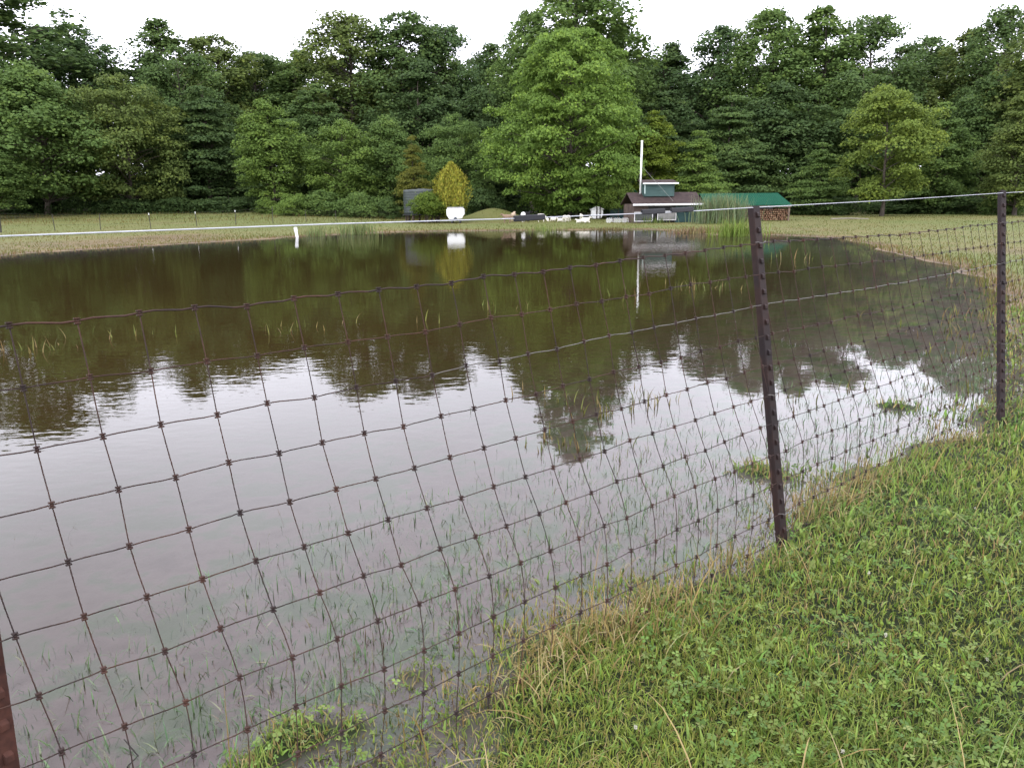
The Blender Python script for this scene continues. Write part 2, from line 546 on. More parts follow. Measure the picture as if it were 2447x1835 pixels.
def scatter(n, x0, x1, y0, y1, seed, power=1.6, r0=1.6):
    r = np.random.default_rng(seed)
    x = r.uniform(x0, x1, n); y = r.uniform(y0, y1, n)
    d = np.hypot(x, y)
    k = r.uniform(0, 1, n) < np.minimum(1, (r0 / np.maximum(d, 0.1)) ** power)
    # only the land the picture and a step beside it can see
    k &= np.abs(x) < 0.95 * np.maximum(y, 0) + 1.1
    return x[k], y[k]

def lawn():
    r = np.random.default_rng(11)
    x, y = scatter(2600000, -1.4, 9.0, 0.35, 8.5, 12, 1.75, 1.5)
    d = pond_dist(x, y); z = hgt(x, y)
    dens = 0.5 + 0.5 * vnoise(x, y, 1.7, 8) + 0.35 * vnoise(x, y, 5.0, 9)
    k = (z > -0.010) & (r.uniform(0, 1, len(x)) < np.clip(0.6 + dens * 0.45, 0.2, 1) * np.clip((z + 0.014) / 0.03, 0.15, 1))
    x, y, z, d = x[k], y[k], z[k], d[k]
    n = len(x)
    far = np.maximum(1, np.hypot(x, y) / 1.8)
    clump = vnoise(x, y, 3.2, 10)
    L = r.uniform(0.018, 0.052, n) * (1 + 0.45 * clump) * (0.85 + 0.15 * far)
    Wd = r.uniform(0.0016, 0.0038, n) * far ** 0.7
    tint = pick(r, n, GREENS)
    hue = vnoise(x, y, 0.9, 14)[:, None]
    tint = tint * (1 + hue * np.array([0.16, 0.02, -0.15]))
    dryness = np.clip(np.exp(-np.maximum(d, 0) / 0.16) * 0.26 + 0.10 * (vnoise(x, y, 2.1, 13) > 0.35) + 0.05, 0, 0.6)
    dk = r.uniform(0, 1, n) < dryness
    tint[dk] = pick(r, dk.sum(), DRY)
    parts = [blades(np.stack([x, y, z - 0.004], 1), L, Wd, tint, 0.95, 3, 15, 1.0)]
    # wider crabgrass blades
    k = r.uniform(0, 1, n) < 0.07
    parts.append(blades(np.stack([x[k], y[k], z[k]], 1), L[k] * 1.15, Wd[k] * 2.1, pick(r, k.sum(), [(0.15, 0.23, 0.045), (0.12, 0.20, 0.04), (0.18, 0.25, 0.06)]), 1.0, 3, 16, 1.0))
    # clover and plantain leaves
    k = (r.uniform(0, 1, n) < 0.06) & (vnoise(x, y, 1.6, 17) > -0.15)
    m = k.sum()
    parts.append(clover(np.stack([x[k], y[k], z[k] + r.uniform(0.012, 0.045, m)], 1), r.uniform(0.006, 0.013, m) * far[k] ** 0.4,
                        pick(r, m, [(0.11, 0.18, 0.042), (0.135, 0.20, 0.046), (0.09, 0.15, 0.04), (0.16, 0.21, 0.06)]), 18))
    # long seeding stalks, some lying over
    k = r.uniform(0, 1, n) < 0.0012
    m = k.sum()
    parts.append(blades(np.stack([x[k], y[k], z[k]], 1), r.uniform(0.14, 0.34, m), np.full(m, 0.0032), pick(r, m, DRY + [(0.22, 0.26, 0.10)]), 0.95, 5, 19, 0.7))
    # tall dry grass caught in the fence foot
    t = r.uniform(-0.9, 2.9, 1000)
    off = r.normal(0.02, 0.11, 1000)
    fx = 0.977 + 0.7587 * t - 0.6515 * off; fy = 2.552 + 0.6515 * t + 0.7587 * off
    fz = hgt(fx, fy)
    k = (fz > -0.01) & (vnoise(fx, fy, 2.2, 20) > -0.1); m = k.sum()
    parts.append(blades(np.stack([fx[k], fy[k], fz[k]], 1), r.uniform(0.04, 0.15, m), np.full(m, 0.003), pick(r, m, DRY[1:3] + GREENS[:3]), 0.6, 4, 21, 0.6))
    # matted straw where the mower does not reach
    P = []
    for px, py, m in [(1990, 1195, 200), (1935, 1235, 110), (1450, 1500, 150), (1570, 1445, 120), (1350, 1550, 150), (2060, 1150, 160), (2290, 1050, 120), (1800, 1345, 90), (1250, 1640, 90)]:
        c = at_z(px, py, 0.03)
        P.append(np.stack([c[0] + r.normal(0, 0.09, m), c[1] + r.normal(0, 0.05, m)], 1))
    P = np.concatenate(P); m = len(P)
    pz = hgt(P[:, 0], P[:, 1])
    parts.append(blades(np.concatenate([P, pz[:, None] + 0.004], 1), r.uniform(0.05, 0.14, m), np.full(m, 0.003), pick(r, m, DRY), 1.15, 4, 22, 0.7))
    # white clover heads and a few yellow flowers
    k = (d > 0.35) & (r.uniform(0, 1, n) < 0.00045); m = k.sum()
    for q_ in range(3):
        parts.append(clover(np.stack([x[k], y[k], z[k] + 0.04 + 0.003 * q_], 1), np.full(m, 0.0045), np.tile(np.array([[0.42, 0.40, 0.33]]), (m, 1)), 23 + q_))
    V, Fc, K = soup(parts)
    o = link('lawn_grass', mesh_np('lawn_grass', V, Fc, M['blade'], {'tint': K}))
    tag(o, 'short wet green lawn with clover and dry stalks beside the fence', 'grass', kind='stuff')
lawn()

def pond_grass():
    r = np.random.default_rng(31)
    parts = []
    # emergent blades in the shallows, in clumps
    x, y = scatter(300000, -3.5, 6.5, 0.5, 12.0, 32, 1.0, 1.5)
    d = pond_dist(x, y); z = hgt(x, y)
    cl = vnoise(x, y, 3.4, 33) + 0.6 * vnoise(x, y, 9.0, 34)
    p = np.exp(-np.maximum(-d, 0) / 0.55) * np.clip(cl + 0.08, 0, 1) * 0.62 + 0.02 * (cl > 0.5) * (-d < 2.2)
    p = np.where(y > 4.5, p * 0.25, p)
    k = (d < 0.05) & (z < 0.004) & (z > -0.5) & (r.uniform(0, 1, len(x)) < p)
    x, y, z = x[k], y[k], z[k]; n = len(x)
    far = np.maximum(1, np.hypot(x, y) / 2.5)
    parts.append(blades(np.stack([x, y, np.maximum(z, -0.05)], 1), np.minimum(-z, 0.05) + r.uniform(0.008, 0.042, n), r.uniform(0.0018, 0.0038, n) * far ** 0.8,
                        pick(r, n, [(0.06, 0.09, 0.026), (0.08, 0.11, 0.032), (0.035, 0.045, 0.02), (0.12, 0.085, 0.04), (0.09, 0.065, 0.03)]), 0.6, 3, 35, 0.35))
    # drowned blades lying under the surface
    x, y = scatter(420000, -3.0, 5.0, 0.45, 6.0, 36, 1.0, 1.4)
    d = pond_dist(x, y); z = hgt(x, y)
    k = (d < 0.02) & (d > -1.3) & (z < -0.008) & (r.uniform(0, 1, len(x)) < 0.8 * np.exp(d / 0.8) + 0.02)
    x, y, z = x[k], y[k], z[k]; n = len(x)
    parts.append(blades(np.stack([x, y, np.minimum(z * 0.5, -0.008)], 1), r.uniform(0.02, 0.08, n), r.uniform(0.002, 0.0045, n),
                        pick(r, n, [(0.12, 0.19, 0.09), (0.14, 0.20, 0.11), (0.19, 0.20, 0.13), (0.085, 0.14, 0.06)]), 2.6, 3, 37, 0.0))
    # loose stems standing out in deeper water
    spots = [(40, 838, 22), (85, 842, 20), (150, 805, 4), (375, 800, 10), (250, 806, 4), (680, 793, 14), (780, 790, 8), (840, 775, 6), (1055, 765, 6), (1212, 740, 12),
             (1470, 715, 12), (1660, 690, 26), (1710, 690, 20), (1560, 695, 6), (1900, 620, 10), (1925, 625, 8), (2090, 760, 8), (2210, 780, 8), (1330, 960, 26), (1440, 985, 40),
             (1560, 950, 40), (1300, 1060, 30), (1380, 1060, 40), (1900, 960, 30), (2050, 930, 20), (2280, 800, 40), (2330, 760, 60), (2350, 850, 60), (2300, 930, 50), (2380, 720, 50),
             (2360, 660, 40), (2330, 680, 40)]
    P, L, Wd = [], [], []
    for px, py, m in spots:
        m = max(3, int(m * 0.6))
        c = at_z(px, py, 0)
        s = 0.02 * c[1] + 0.03
        q2 = np.stack([c[0] + r.normal(0, s, m), c[1] + r.normal(0, s, m), np.full(m, -0.02)], 1)
        P.append(q2); L.append(r.uniform(0.05, 0.14, m) * (0.6 + 0.12 * c[1])); Wd.append(np.full(m, 0.0016 * c[1] ** 0.85 + 0.001))
    P = np.concatenate(P); n = len(P)
    parts.append(blades(P, np.concatenate(L) * 0.8, np.concatenate(Wd), pick(r, n, [(0.13, 0.14, 0.04), (0.16, 0.13, 0.05), (0.10, 0.12, 0.03), (0.17, 0.13, 0.06)]), 0.35, 3, 38, 0.6))
    V, Fc, K = soup(parts)
    o = link('pond_grass', mesh_np('pond_grass', V, Fc, M['blade'], {'tint': K}))
    tag(o, 'drowned grass stems poking out of the shallow flood water', 'water grass', kind='stuff')
pond_grass()

def field_grass():
    r = np.random.default_rng(41)
    n = 240000
    y = r.uniform(8, 52, n); x = r.uniform(-1, 1, n) * (0.75 * y + 3)
    d = pond_dist(x, y)
    k = (d > -0.12) & (r.uniform(0, 1, n) < np.clip(0.24 + np.exp(-np.maximum(d, 0) / 1.0), 0, 1))
    x, y, d = x[k], y[k], d[k]; z = hgt(x, y); n = len(x)
    L = r.uniform(0.03, 0.075, n) * (1 + 0.5 * vnoise(x, y, 0.8, 42)) * (1 + 1.3 * sstep(37, 42, y) * (x < -3) + 0.9 * np.exp(-np.maximum(d, 0) / 0.25))
    tint = pick(r, n, [(0.12, 0.125, 0.036), (0.14, 0.125, 0.042), (0.15, 0.125, 0.046), (0.108, 0.124, 0.034), (0.13, 0.125, 0.038)], 0.08)
    hue = 0.6 * vnoise(x, y, 0.35, 43)[:, None] + 0.9 * vnoise(x * 0.25, y, 0.7, 45)[:, None]
    tint = tint * (1 + hue * np.array([0.2, 0.0, 0.1]))
    edge = (d < 0.5) & (r.uniform(0, 1, n) < 0.5)
    tint[edge] = pick(r, edge.sum(), [(0.2, 0.13, 0.06), (0.16, 0.12, 0.05), (0.15, 0.15, 0.05)])
    V, qd, t, K = blades(np.stack([x, y, z - 0.01], 1), L, 0.008 + 0.0005 * y, tint, 0.6, 2, 44, 0.6)
    o = link('field_grass', mesh_np('field_grass', V, [qd, t], M['pasture'], {'tint': K}))
    tag(o, 'yellowing rough pasture grass round the far side of the pond', 'pasture', kind='stuff')
field_grass()

# ------------------------------------------------------------------ trees
def leaves(cent, rad, flat, per, size, seed, outward=0.6, hang=0.3):
    """leaf faces filling flattened clusters: cent (n,3), rad (n)"""
    r = np.random.default_rng(seed)
    n = len(cent)
    per = int(per * 1.4); size = size * 0.84
    idx = np.repeat(np.arange(n), per); m = len(idx)
    a = r.uniform(0, 2 * np.pi, m); q_ = np.sqrt(r.uniform(0, 1, m))
    rr = rad[idx]
    lx = np.cos(a) * q_; ly = np.sin(a) * q_
    lz = flat * r.normal(0, 0.42, m) - hang * q_ ** 2
    P = cent[idx] + np.stack([lx * rr, ly * rr, lz * rr], 1)
    out = P - np.array([0, 0, 0])
    out[:, 2] = 0
    out /= (np.linalg.norm(out, axis=1, keepdims=True) + 1e-6)
    N = np.stack([lx, ly, np.zeros(m)], 1) * 0.55 + out * 0.3 * outward + np.array([0, 0, 0.75]) + r.normal(0, 0.45, (m, 3))
    N /= np.linalg.norm(N, axis=1, keepdims=True)
    D = np.stack([lx, ly, np.full(m, -0.35)], 1) * 0.8 + out * outward * 0.5 + r.normal(0, 0.6, (m, 3))
    D -= N * (D * N).sum(1, keepdims=True)
    D /= (np.linalg.norm(D, axis=1, keepdims=True) + 1e-6)
    S = np.cross(N, D)
    sz = (size * r.uniform(0.6, 1.3, m))[:, None]
    wv = (0.42 * r.uniform(0.7, 1.25, m))[:, None]
    V = np.stack([P - D * sz * 0.5, P + S * sz * wv - N * sz * 0.10, P + D * sz * 0.55 - N * sz * 0.12, P - S * sz * wv - N * sz * 0.10], 1)
    b = np.arange(m)[:, None] * 4
    T = np.concatenate([b + np.array([[0, 1, 2]]), b + np.array([[0, 2, 3]])], 0)
    cv = r.uniform(0.3, 0.7, n)[idx] + r.normal(0, 0.17, m)
    return V.reshape(-1, 3), T, np.repeat(np.clip(cv, 0, 1), 4)

def tube_np(pts, rads, n=6):
    pts = np.asarray(pts, float); k = len(pts)
    V = []
    for i in range(k):
        t = pts[min(i + 1, k - 1)] - pts[max(i - 1, 0)]; t /= np.linalg.norm(t) + 1e-9
        a = np.cross(t, [0.31, 0.95, 0.08]); a /= np.linalg.norm(a) + 1e-9
        b = np.cross(t, a)
        th = np.arange(n) * 2 * np.pi / n
        V.append(pts[i] + rads[i] * (np.cos(th)[:, None] * a + np.sin(th)[:, None] * b))
    V = np.concatenate(V)
    i = np.arange(k - 1)[:, None] * n; j = np.arange(n)[None]; jn = (j + 1) % n
    return V, np.stack([i + j, i + jn, i + n + jn, i + n + j], -1).reshape(-1, 4)

def tree_proto(seed, aspect, cbase, prof, ncl, per, leaf, flat=0.5, csize=0.11, open_=0.0, trunk=0.014, hang=0.3, shell=0.38):
    """normalised tree, height 1, crown width = aspect; returns crown and trunk meshes"""
    r = np.random.default_rng(seed)
    cent, rad = [], []
    lobes = r.uniform(0, 2 * np.pi, 4)
    tries = 0
    while len(cent) < ncl and tries < 20000:
        tries += 1
        t = r.uniform(0, 1)
        R = prof(t)
        if r.uniform(0, 1) > R + 0.12: continue
        a = r.uniform(0, 2 * np.pi)
        lob = 1 + 0.17 * math.sin(3 * a + lobes[0] + 5 * t) + 0.10 * math.sin(5 * a + lobes[1] - 9 * t)
        rho = aspect / 2 * R * lob * r.uniform(0, 1) ** shell * 0.9
        c = np.array([rho * math.cos(a), rho * math.sin(a), cbase + (1 - cbase) * t * 0.965])
        s = csize * r.uniform(0.55, 1.25) * (0.65 + 0.5 * R)
        if open_ and vnoise(np.array([c[0] * 9 + seed]), np.array([c[2] * 9 + c[1] * 7]), 1.0, seed)[0] < open_ - 0.6: continue
        cent.append(c); rad.append(s)
    cent = np.array(cent); rad = np.array(rad)
    V, T, var = leaves(cent, rad, flat, per, leaf, seed + 1, hang=hang)
    crown = mesh_np('crown', V, [T], M['leaf'], {'var': var})
    TV, TQ, o = [], [], 0
    k = 9
    hs = np.linspace(-0.02, 0.94, k)
    bend = np.cumsum(r.normal(0, 0.006, (k, 2)), 0); bend[0] = 0
    tp = np.concatenate([bend, hs[:, None]], 1)
    v, q_ = tube_np(tp, trunk * (1 - 0.93 * np.linspace(0, 1, k) ** 0.9) * np.where(np.arange(k) == 0, 1.35, 1), 8)
    TV.append(v); TQ.append(q_); o += len(v)
    for c in cent[r.permutation(len(cent))[:max(14, ncl // 3)]]:
        h0 = max(0.08, min(0.88, c[2] - r.uniform(0.05, 0.16)))
        b0 = np.array([np.interp(h0, hs, tp[:, 0]), np.interp(h0, hs, tp[:, 1]), h0])
        mid = (b0 + c) / 2 + np.array([0, 0, 0.012]) + r.normal(0, 0.008, 3)
        r0 = trunk * 0.34 * (1 - h0)
        v, q_ = tube_np([b0, mid, c], [r0 + 0.001, r0 * 0.65 + 0.0007, 0.0006], 5)
        TV.append(v); TQ.append(q_ + o); o += len(v)
    tr = mesh_np('trunk', np.concatenate(TV), [np.concatenate(TQ)], M['bark'], smooth=True)
    return crown, tr, aspect

def dome(t): return max(0.0, math.sin(math.pi * min(1, 0.16 + 0.84 * t) ** 0.9)) ** 0.6 if t < 1 else 0
def egg(t): return max(0.02, (1 - t) ** 0.55 * (0.55 + 1.25 * t) if t < 0.35 else (1 - t) ** 0.62 * 1.22)
def broad(t): return float(np.interp(t, [0, 0.14, 0.3, 0.42, 0.58, 0.75, 0.87, 0.96, 1.0], [0.62, 0.80, 0.97, 1.0, 0.86, 0.70, 0.54, 0.36, 0.12]))
def cone(t): return max(0.03, (1 - t) ** 0.8 * (0.7 + 0.9 * min(t * 3, 0.5)))
def top(t): return max(0.02, math.sin(math.pi * (0.10 + 0.86 * t)) ** 0.7)

PROTO = {
    'wide': [tree_proto(101, 0.95, 0.10, dome, 210, 120, 0.021, 0.45, 0.092, 0.0), tree_proto(102, 0.9, 0.13, egg, 210, 120, 0.021, 0.5, 0.09, 0.1)],
    'medium': [tree_proto(111, 0.62, 0.14, egg, 170, 110, 0.019, 0.5, 0.078, 0.05), tree_proto(112, 0.66, 0.18, dome, 170, 110, 0.019, 0.55, 0.078, 0.15),
               tree_proto(113, 0.6, 0.10, egg, 170, 110, 0.019, 0.4, 0.078, 0.0)],
    'tall': [tree_proto(121, 0.46, 0.22, top, 240, 75, 0.0145, 0.7, 0.050, 0.22), tree_proto(122, 0.5, 0.25, dome, 240, 75, 0.0145, 0.7, 0.050, 0.25),
             tree_proto(123, 0.44, 0.20, egg, 240, 75, 0.0145, 0.7, 0.048, 0.12)],
    'layer': [tree_proto(131, 0.8, 0.06, cone, 130, 120, 0.022, 0.18, 0.115, 0.0, hang=0.22, shell=0.5)],
    'maple': [tree_proto(141, 1.0, 0.05, broad, 520, 125, 0.0160, 0.27, 0.072, 0.0, 0.012, 0.42, 0.36)],
    'open': [tree_proto(161, 0.66, 0.16, top, 78, 200, 0.021, 0.35, 0.098, 0.0, hang=0.4, shell=0.3)],
    'sapling': [tree_proto(153, 1.15, 0.36, dome, 70, 110, 0.05, 0.5, 0.2, 0.0, 0.02)],
    'bush': [tree_proto(151, 1.3, 0.02, dome, 60, 120, 0.055, 0.55, 0.22, 0.0, 0.02), tree_proto(152, 1.1, 0.02, egg, 60, 120, 0.055, 0.6, 0.2, 0.0, 0.02)],
}

def plant(name, label, cat, px, Y, top_y, wpx, kind, color, i=0, group=None, rz=None, base=None):
    """a tree standing at distance Y whose crown top and width are given in photo pixels"""
    crown, tr, aspect = PROTO[kind][i % len(PROTO[kind])]
    p = at(px, 500, Y)
    z = gz(p[0], Y) if base is None else base
    H = at(px, top_y, Y)[2] - z
    wd = at(px + wpx / 2, top_y * 0.5 + 250, Y)[0] - at(px - wpx / 2, top_y * 0.5 + 250, Y)[0]
    r = random.Random(px * 7.3 + Y)
    root = empty(name, (p[0], Y, z - 0.02), r.uniform(0, 6.28) if rz is None else rz)
    s = wd / aspect
    root.scale = (s, s, H)
    tag(root, label, cat, group)
    c = link('crown', crown, root); c.color = (*color, 1)
    link('trunk', tr, root)
    return root

DK = (0.080, 0.128, 0.046); DK2 = (0.064, 0.104, 0.041); MD = (0.100, 0.158, 0.050); OL = (0.105, 0.142, 0.044)
LT = (0.120, 0.185, 0.048); YG = (0.155, 0.205, 0.042); BL = (0.072, 0.120, 0.052); MAPLE = (0.135, 0.215, 0.050)
BACK = 'tall trees along the back of the wood'
MIDG = 'trees along the edge of the wood'
TREES = [
    # px, Y, top_y, width px, proto, colour, index, label, group
    (50, 57, -70, 400, 'tall', DK, 0, 'tallest tree at the left end of the wood, its top cut by the frame', BACK),
    (215, 61, 38, 270, 'tall', BL, 1, 'dark tree with a ragged top right of the tallest left tree', BACK),
    (425, 62, 30, 250, 'tall', DK, 2, 'tall tree with a small pointed tuft above the left end of the pond', BACK),
    (545, 64, 66, 230, 'tall', OL, 1, 'thin topped olive tree just left of the low gap in the skyline', BACK),
    (640, 68, 112, 220, 'tall', DK, 0, 'tree at the lowest dip of the skyline left of centre', BACK),
    (740, 68, 108, 230, 'tall', MD, 2, 'rounded tree right of the lowest skyline dip', BACK),
    (850, 66, 16, 230, 'tall', OL, 0, 'twin topped tree standing high left of the centre maple', BACK),
    (985, 67, 8, 260, 'tall', DK, 1, 'broad airy crowned tree nearest the centre maple on its left', BACK),
    (1075, 68, 45, 190, 'tall', BL, 0, 'right shoulder tree of the airy crowned pair left of the maple', BACK),
    (1180, 70, 92, 200, 'tall', DK, 2, 'low dark tree filling the gap left of the centre maple', BACK),
    (1372, 58, -190, 345, 'tall', (0.105, 0.165, 0.05), 2, 'very tall tree rising out of frame behind the centre maple', BACK),
    (1268, 59, 5, 170, 'tall', (0.10, 0.158, 0.05), 1, 'left shoulder of the tall trees directly behind the centre maple', BACK),
    (1468, 59, 45, 170, 'tall', (0.10, 0.158, 0.05), 0, 'right shoulder of the tall trees directly behind the centre maple', BACK),
    (1500, 70, 105, 170, 'tall', DK, 1, 'small dark crown just right of the maple top', BACK),
    (1590, 70, 90, 210, 'tall', DK2, 2, 'domed dark tree right of the maple under open sky', BACK),
    (1705, 67, 48, 190, 'tall', BL, 0, 'narrow tree with a notch of sky on its left behind the sheds', BACK),
    (1815, 64, 0, 240, 'tall', MD, 1, 'tall feathery tree above the green roofed woodshed', BACK),
    (1935, 63, 0, 260, 'tall', MD, 2, 'tallest full crowned tree right of the woodshed', BACK),
    (2050, 64, 22, 230, 'tall', DK, 0, 'tree with two thin sprigs on top, right half of the wood', BACK),
    (2175, 68, 72, 240, 'tall', DK, 1, 'low domed tree at the right skyline dip', BACK),
    (2280, 62, 55, 230, 'tall', OL, 2, 'tree left of the tall one at the right end of the wood', BACK),
    (2350, 58, 0, 190, 'tall', DK, 0, 'slim tree rising at the right end of the skyline', BACK),
    (2470, 48, -60, 260, 'tall', OL, 2, 'tree at the right edge of the photo, top out of frame', BACK),
    (-10, 44, 310, 210, 'medium', MD, 0, 'low leafy tree at the left edge of the photo', MIDG),
    (112, 48, 140, 430, 'wide', MD, 1, 'big spreading tree on a bare trunk at the left', MIDG),
    (315, 51, 165, 330, 'wide', OL, 0, 'broad sloping tree right of the big left tree', MIDG),
    (505, 54, 190, 290, 'layer', DK2, 0, 'dark layered tree behind the left field fence', MIDG),
    (470, 57, 110, 260, 'medium', DK, 1, 'dark tree high behind the layered one', MIDG),
    (655, 49, 225, 210, 'medium', LT, 0, 'paler tree with a grey trunk behind the left field', MIDG),
    (770, 55, 190, 240, 'medium', DK, 2, 'dim tree between the paler tree and the water tank', MIDG),
    (835, 49, 275, 200, 'medium', LT, 1, 'light green young tree left of the water tank', MIDG),
    (935, 50, 270, 230, 'wide', MD, 1, 'rounded leafy tree behind the dark water tank', MIDG),
    (1095, 50, 262, 210, 'wide', MD, 0, 'leafy tree behind the yellow shrub', MIDG),
    (1010, 60, 130, 300, 'medium', DK2, 0, 'dark crown high behind the water tank', MIDG),
    (1180, 58, 190, 240, 'medium', DK2, 1, 'dark tree left behind the maple', MIDG),
    (1570, 58, 190, 260, 'medium', DK2, 2, 'dark tree right behind the maple', MIDG),
    (1665, 47, 300, 190, 'layer', LT, 0, 'layered light green tree behind the brown roofed shed', MIDG),
    (1740, 52, 210, 280, 'layer', DK, 0, 'dark layered tree above the green woodshed roof', MIDG),
    (1860, 55, 180, 300, 'medium', DK2, 0, 'large shaded tree behind the woodshed end', MIDG),
    (1955, 47, 330, 170, 'layer', MD, 0, 'small layered tree right of the woodshed', MIDG),
    (2108, 42.5, 186, 225, 'open', (0.135, 0.185, 0.044), 0, 'bright yellow green tree on a bare trunk in the right field', MIDG),
    (2225, 47, 235, 210, 'medium', MD, 2, 'dull green tree right of the bright yellow green one', MIDG),
    (2330, 50, 170, 240, 'medium', DK, 0, 'shaded tree near the right end of the wood', MIDG),
    (2425, 42, 205, 210, 'medium', OL, 2, 'olive tree over the right hand fence post', MIDG),
    (2040, 56, 150, 280, 'medium', DK, 1, 'dark tree behind the bright yellow green tree', MIDG),
]
for px, Y, ty, wpx, kd, col, i, lab, grp in TREES:
    plant('forest_tree', lab, 'tree', px, Y, ty, wpx * (1.22 if grp == BACK else 1.0), kd, col, i, grp)
plant('maple_tree', 'big bright green maple spreading down to the sheep at the centre', 'tree', 1362, 45.5, 50, 425, 'maple', MAPLE, 0, None, 0.6)
plant('maple_tree', 'yellow green maple bough tree right of the chimney pipe', 'tree', 1555, 47, 255, 190, 'medium', (0.12, 0.165, 0.028), 2)
for k in range(20):
    px = -120 + k * 136 + (37 * k) % 50
    plant('shrub', 'dim shrub deep among the trunks of the wood', 'shrub', px, 60 + (k * 7) % 9, 372 + (k * 13) % 40, 260, 'bush', DK2, k, 'shrubs deep in the wood')
# far rows that close the wood
r = random.Random(5)
for k in range(22):
    px = -150 + k * 125 + r.uniform(-30, 30)
    plant('forest_tree', 'dark trunked tree deep inside the wood', 'tree', px, r.uniform(72, 80), r.uniform(112, 165), 300, 'medium', random.choice([DK2, DK, BL]), k, 'trees deep in the wood')

SHRUBS = [(705, 45, 455, 90, LT, 'pale shrub at the wood edge left of the tank'), (770, 45.5, 452, 120, MD, 'broad shrub between the field fence and the tank'),
          (860, 45, 450, 120, MD, 'shrub left of the dark water tank'), (930, 44.5, 470, 70, DK, 'low shrub touching the dark water tank'),
          (1150, 46, 440, 110, DK2, 'dark shrub under the left boughs of the maple'), (640, 47, 470, 70, LT, 'small bright weed clump at the wood edge'),
          (2290, 46, 455, 160, DK2, 'dark thicket behind the right field'), (2160, 48, 460, 170, DK2, 'dark thicket right of the bright tree'),
          (1960, 48, 455, 160, DK2, 'dark thicket between woodshed and bright tree'), (2400, 43, 440, 110, MD, 'green thicket at the right fence post'),
          (300, 50, 470, 170, DK2, 'dark shrub under the left trees'), (430, 50, 470, 160, DK2, 'dark shrub at the left wood edge'), (550, 50, 465, 160, DK2, 'dark shrub under the layered tree'),
          (60, 50, 460, 200, DK2, 'dark shrub behind the bare left trunk')]
for k, (px, Y, ty, wpx, col, lab) in enumerate(SHRUBS):
    plant('shrub', lab, 'shrub', px, Y, ty, wpx, 'bush', col, k, 'shrubs along the wood edge')
plant('shrub', 'light green bush hanging in front of the dark water tank', 'shrub', 1022, 39.2, 457, 84, 'sapling', (0.10, 0.15, 0.03), 0)
plant('maple_sapling', 'low leafy maple sapling hanging over the green outbuilding left of the shed', 'tree', 1478, 42.5, 428, 78, 'sapling', (0.10, 0.15, 0.035), 0)
plant('conifer_sapling', 'slender yellowish conifer behind the water tank', 'tree', 990, 45, 312, 105, 'layer', (0.115, 0.125, 0.03), 0)

def undergrowth():
    r = np.random.default_rng(61)
    n = 2600
    px = r.uniform(-120, 2560, n)
    Y = 47.5 + 32 * r.uniform(0, 1, n) ** 1.6
    c = np.stack([(px - W / 2) / F * Y * 0.985, Y, np.zeros(n)], 1)
    c[:, 2] = hgt(c[:, 0], c[:, 1]) + r.uniform(0.05, 0.5, n) * (1 + sstep(55, 62, Y) * 2.5)
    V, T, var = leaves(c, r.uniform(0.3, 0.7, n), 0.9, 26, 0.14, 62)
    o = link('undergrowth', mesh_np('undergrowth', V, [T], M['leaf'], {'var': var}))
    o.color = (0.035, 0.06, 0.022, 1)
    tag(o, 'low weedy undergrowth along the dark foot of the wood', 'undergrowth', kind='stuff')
undergrowth()

# ------------------------------------------------------------------ golden cypress
def cypress():
    p = at(1080, 500, 39.8); z = gz(p[0], p[1])
    root = empty('golden_cypress', (p[0], p[1], z))
    tag(root, 'golden yellow flame shaped cypress beside the white cart', 'shrub')
    H = at(1080, 396, p[1])[2] - z
    r = np.random.default_rng(71)
    n = 9500
    t = r.uniform(0.10, 1, n)
    R = 0.80 * np.where(t < 0.42, 0.45 + 0.55 * (t / 0.42) ** 0.8, (1 - np.clip((t - 0.42) / 0.58, 0, 1) ** 3.4) ** 0.9) + 0.02
    a = r.uniform(0, 2 * np.pi, n)
    spr = 1 + 0.20 * np.sin(6 * a + 3 * t) + 0.13 * np.sin(11 * a - 9 * t)
    rho = R * spr * r.uniform(0.0, 1, n) ** 0.3
    P = np.stack([rho * np.cos(a), rho * np.sin(a), t * H * (1 + 0.05 * np.sin(6 * a))], 1)
    L = r.uniform(0.07, 0.15, n)
    tint = pick(r, n, [(0.27, 0.265, 0.04), (0.33, 0.32, 0.05), (0.21, 0.22, 0.04), (0.38, 0.36, 0.06)])
    low = t < 0.3
    tint[low] = pick(r, low.sum(), [(0.2, 0.2, 0.03), (0.13, 0.16, 0.03)])
    V, qd, tr, K = blades(P, L, np.full(n, 0.06), tint, 0.75, 2, 72, 0.2, a)
    link('crown', mesh_np('crown', V, [qd, tr], M['blade'], {'tint': K}), root)
    MB().tube([(0, 0, -0.05), (0.02, 0, H * 0.3), (0, 0.02, H * 0.7)], [0.07, 0.05, 0.02]).build('trunk', M['bark'], root, smooth=True)
cypress()

# ------------------------------------------------------------------ reeds and tall grass at the far bank
def reeds(name, label, px, py, wpx, hpx, n, cols, seed, lean=0.25, wd=0.02, group=None):
    c = ground(px, py); Y = c[1]
    pm = F / Y
    r = np.random.default_rng(seed)
    P = np.stack([r.normal(0, wpx / pm / 3.2, n), r.normal(0, 0.25, n), np.zeros(n)], 1)
    P[:, 2] = hgt(P[:, 0] + c[0], P[:, 1] + c[1]) - max(c[2], 0) - 0.05
    L = hpx / pm * r.uniform(0.55, 1.12, n)
    V, qd, t, K = blades(P, L, np.full(n, wd), pick(r, n, cols), lean, 4, seed + 1, 0.35)
    o = link(name, mesh_np(name, V, [qd, t], M['blade'], {'tint': K}), None, (c[0], c[1], max(c[2], 0)))
    if name == 'weed_reed_clump': tag(o, label, 'weeds', kind='stuff')
    else: tag(o, label, 'grass clump', group)
    return o
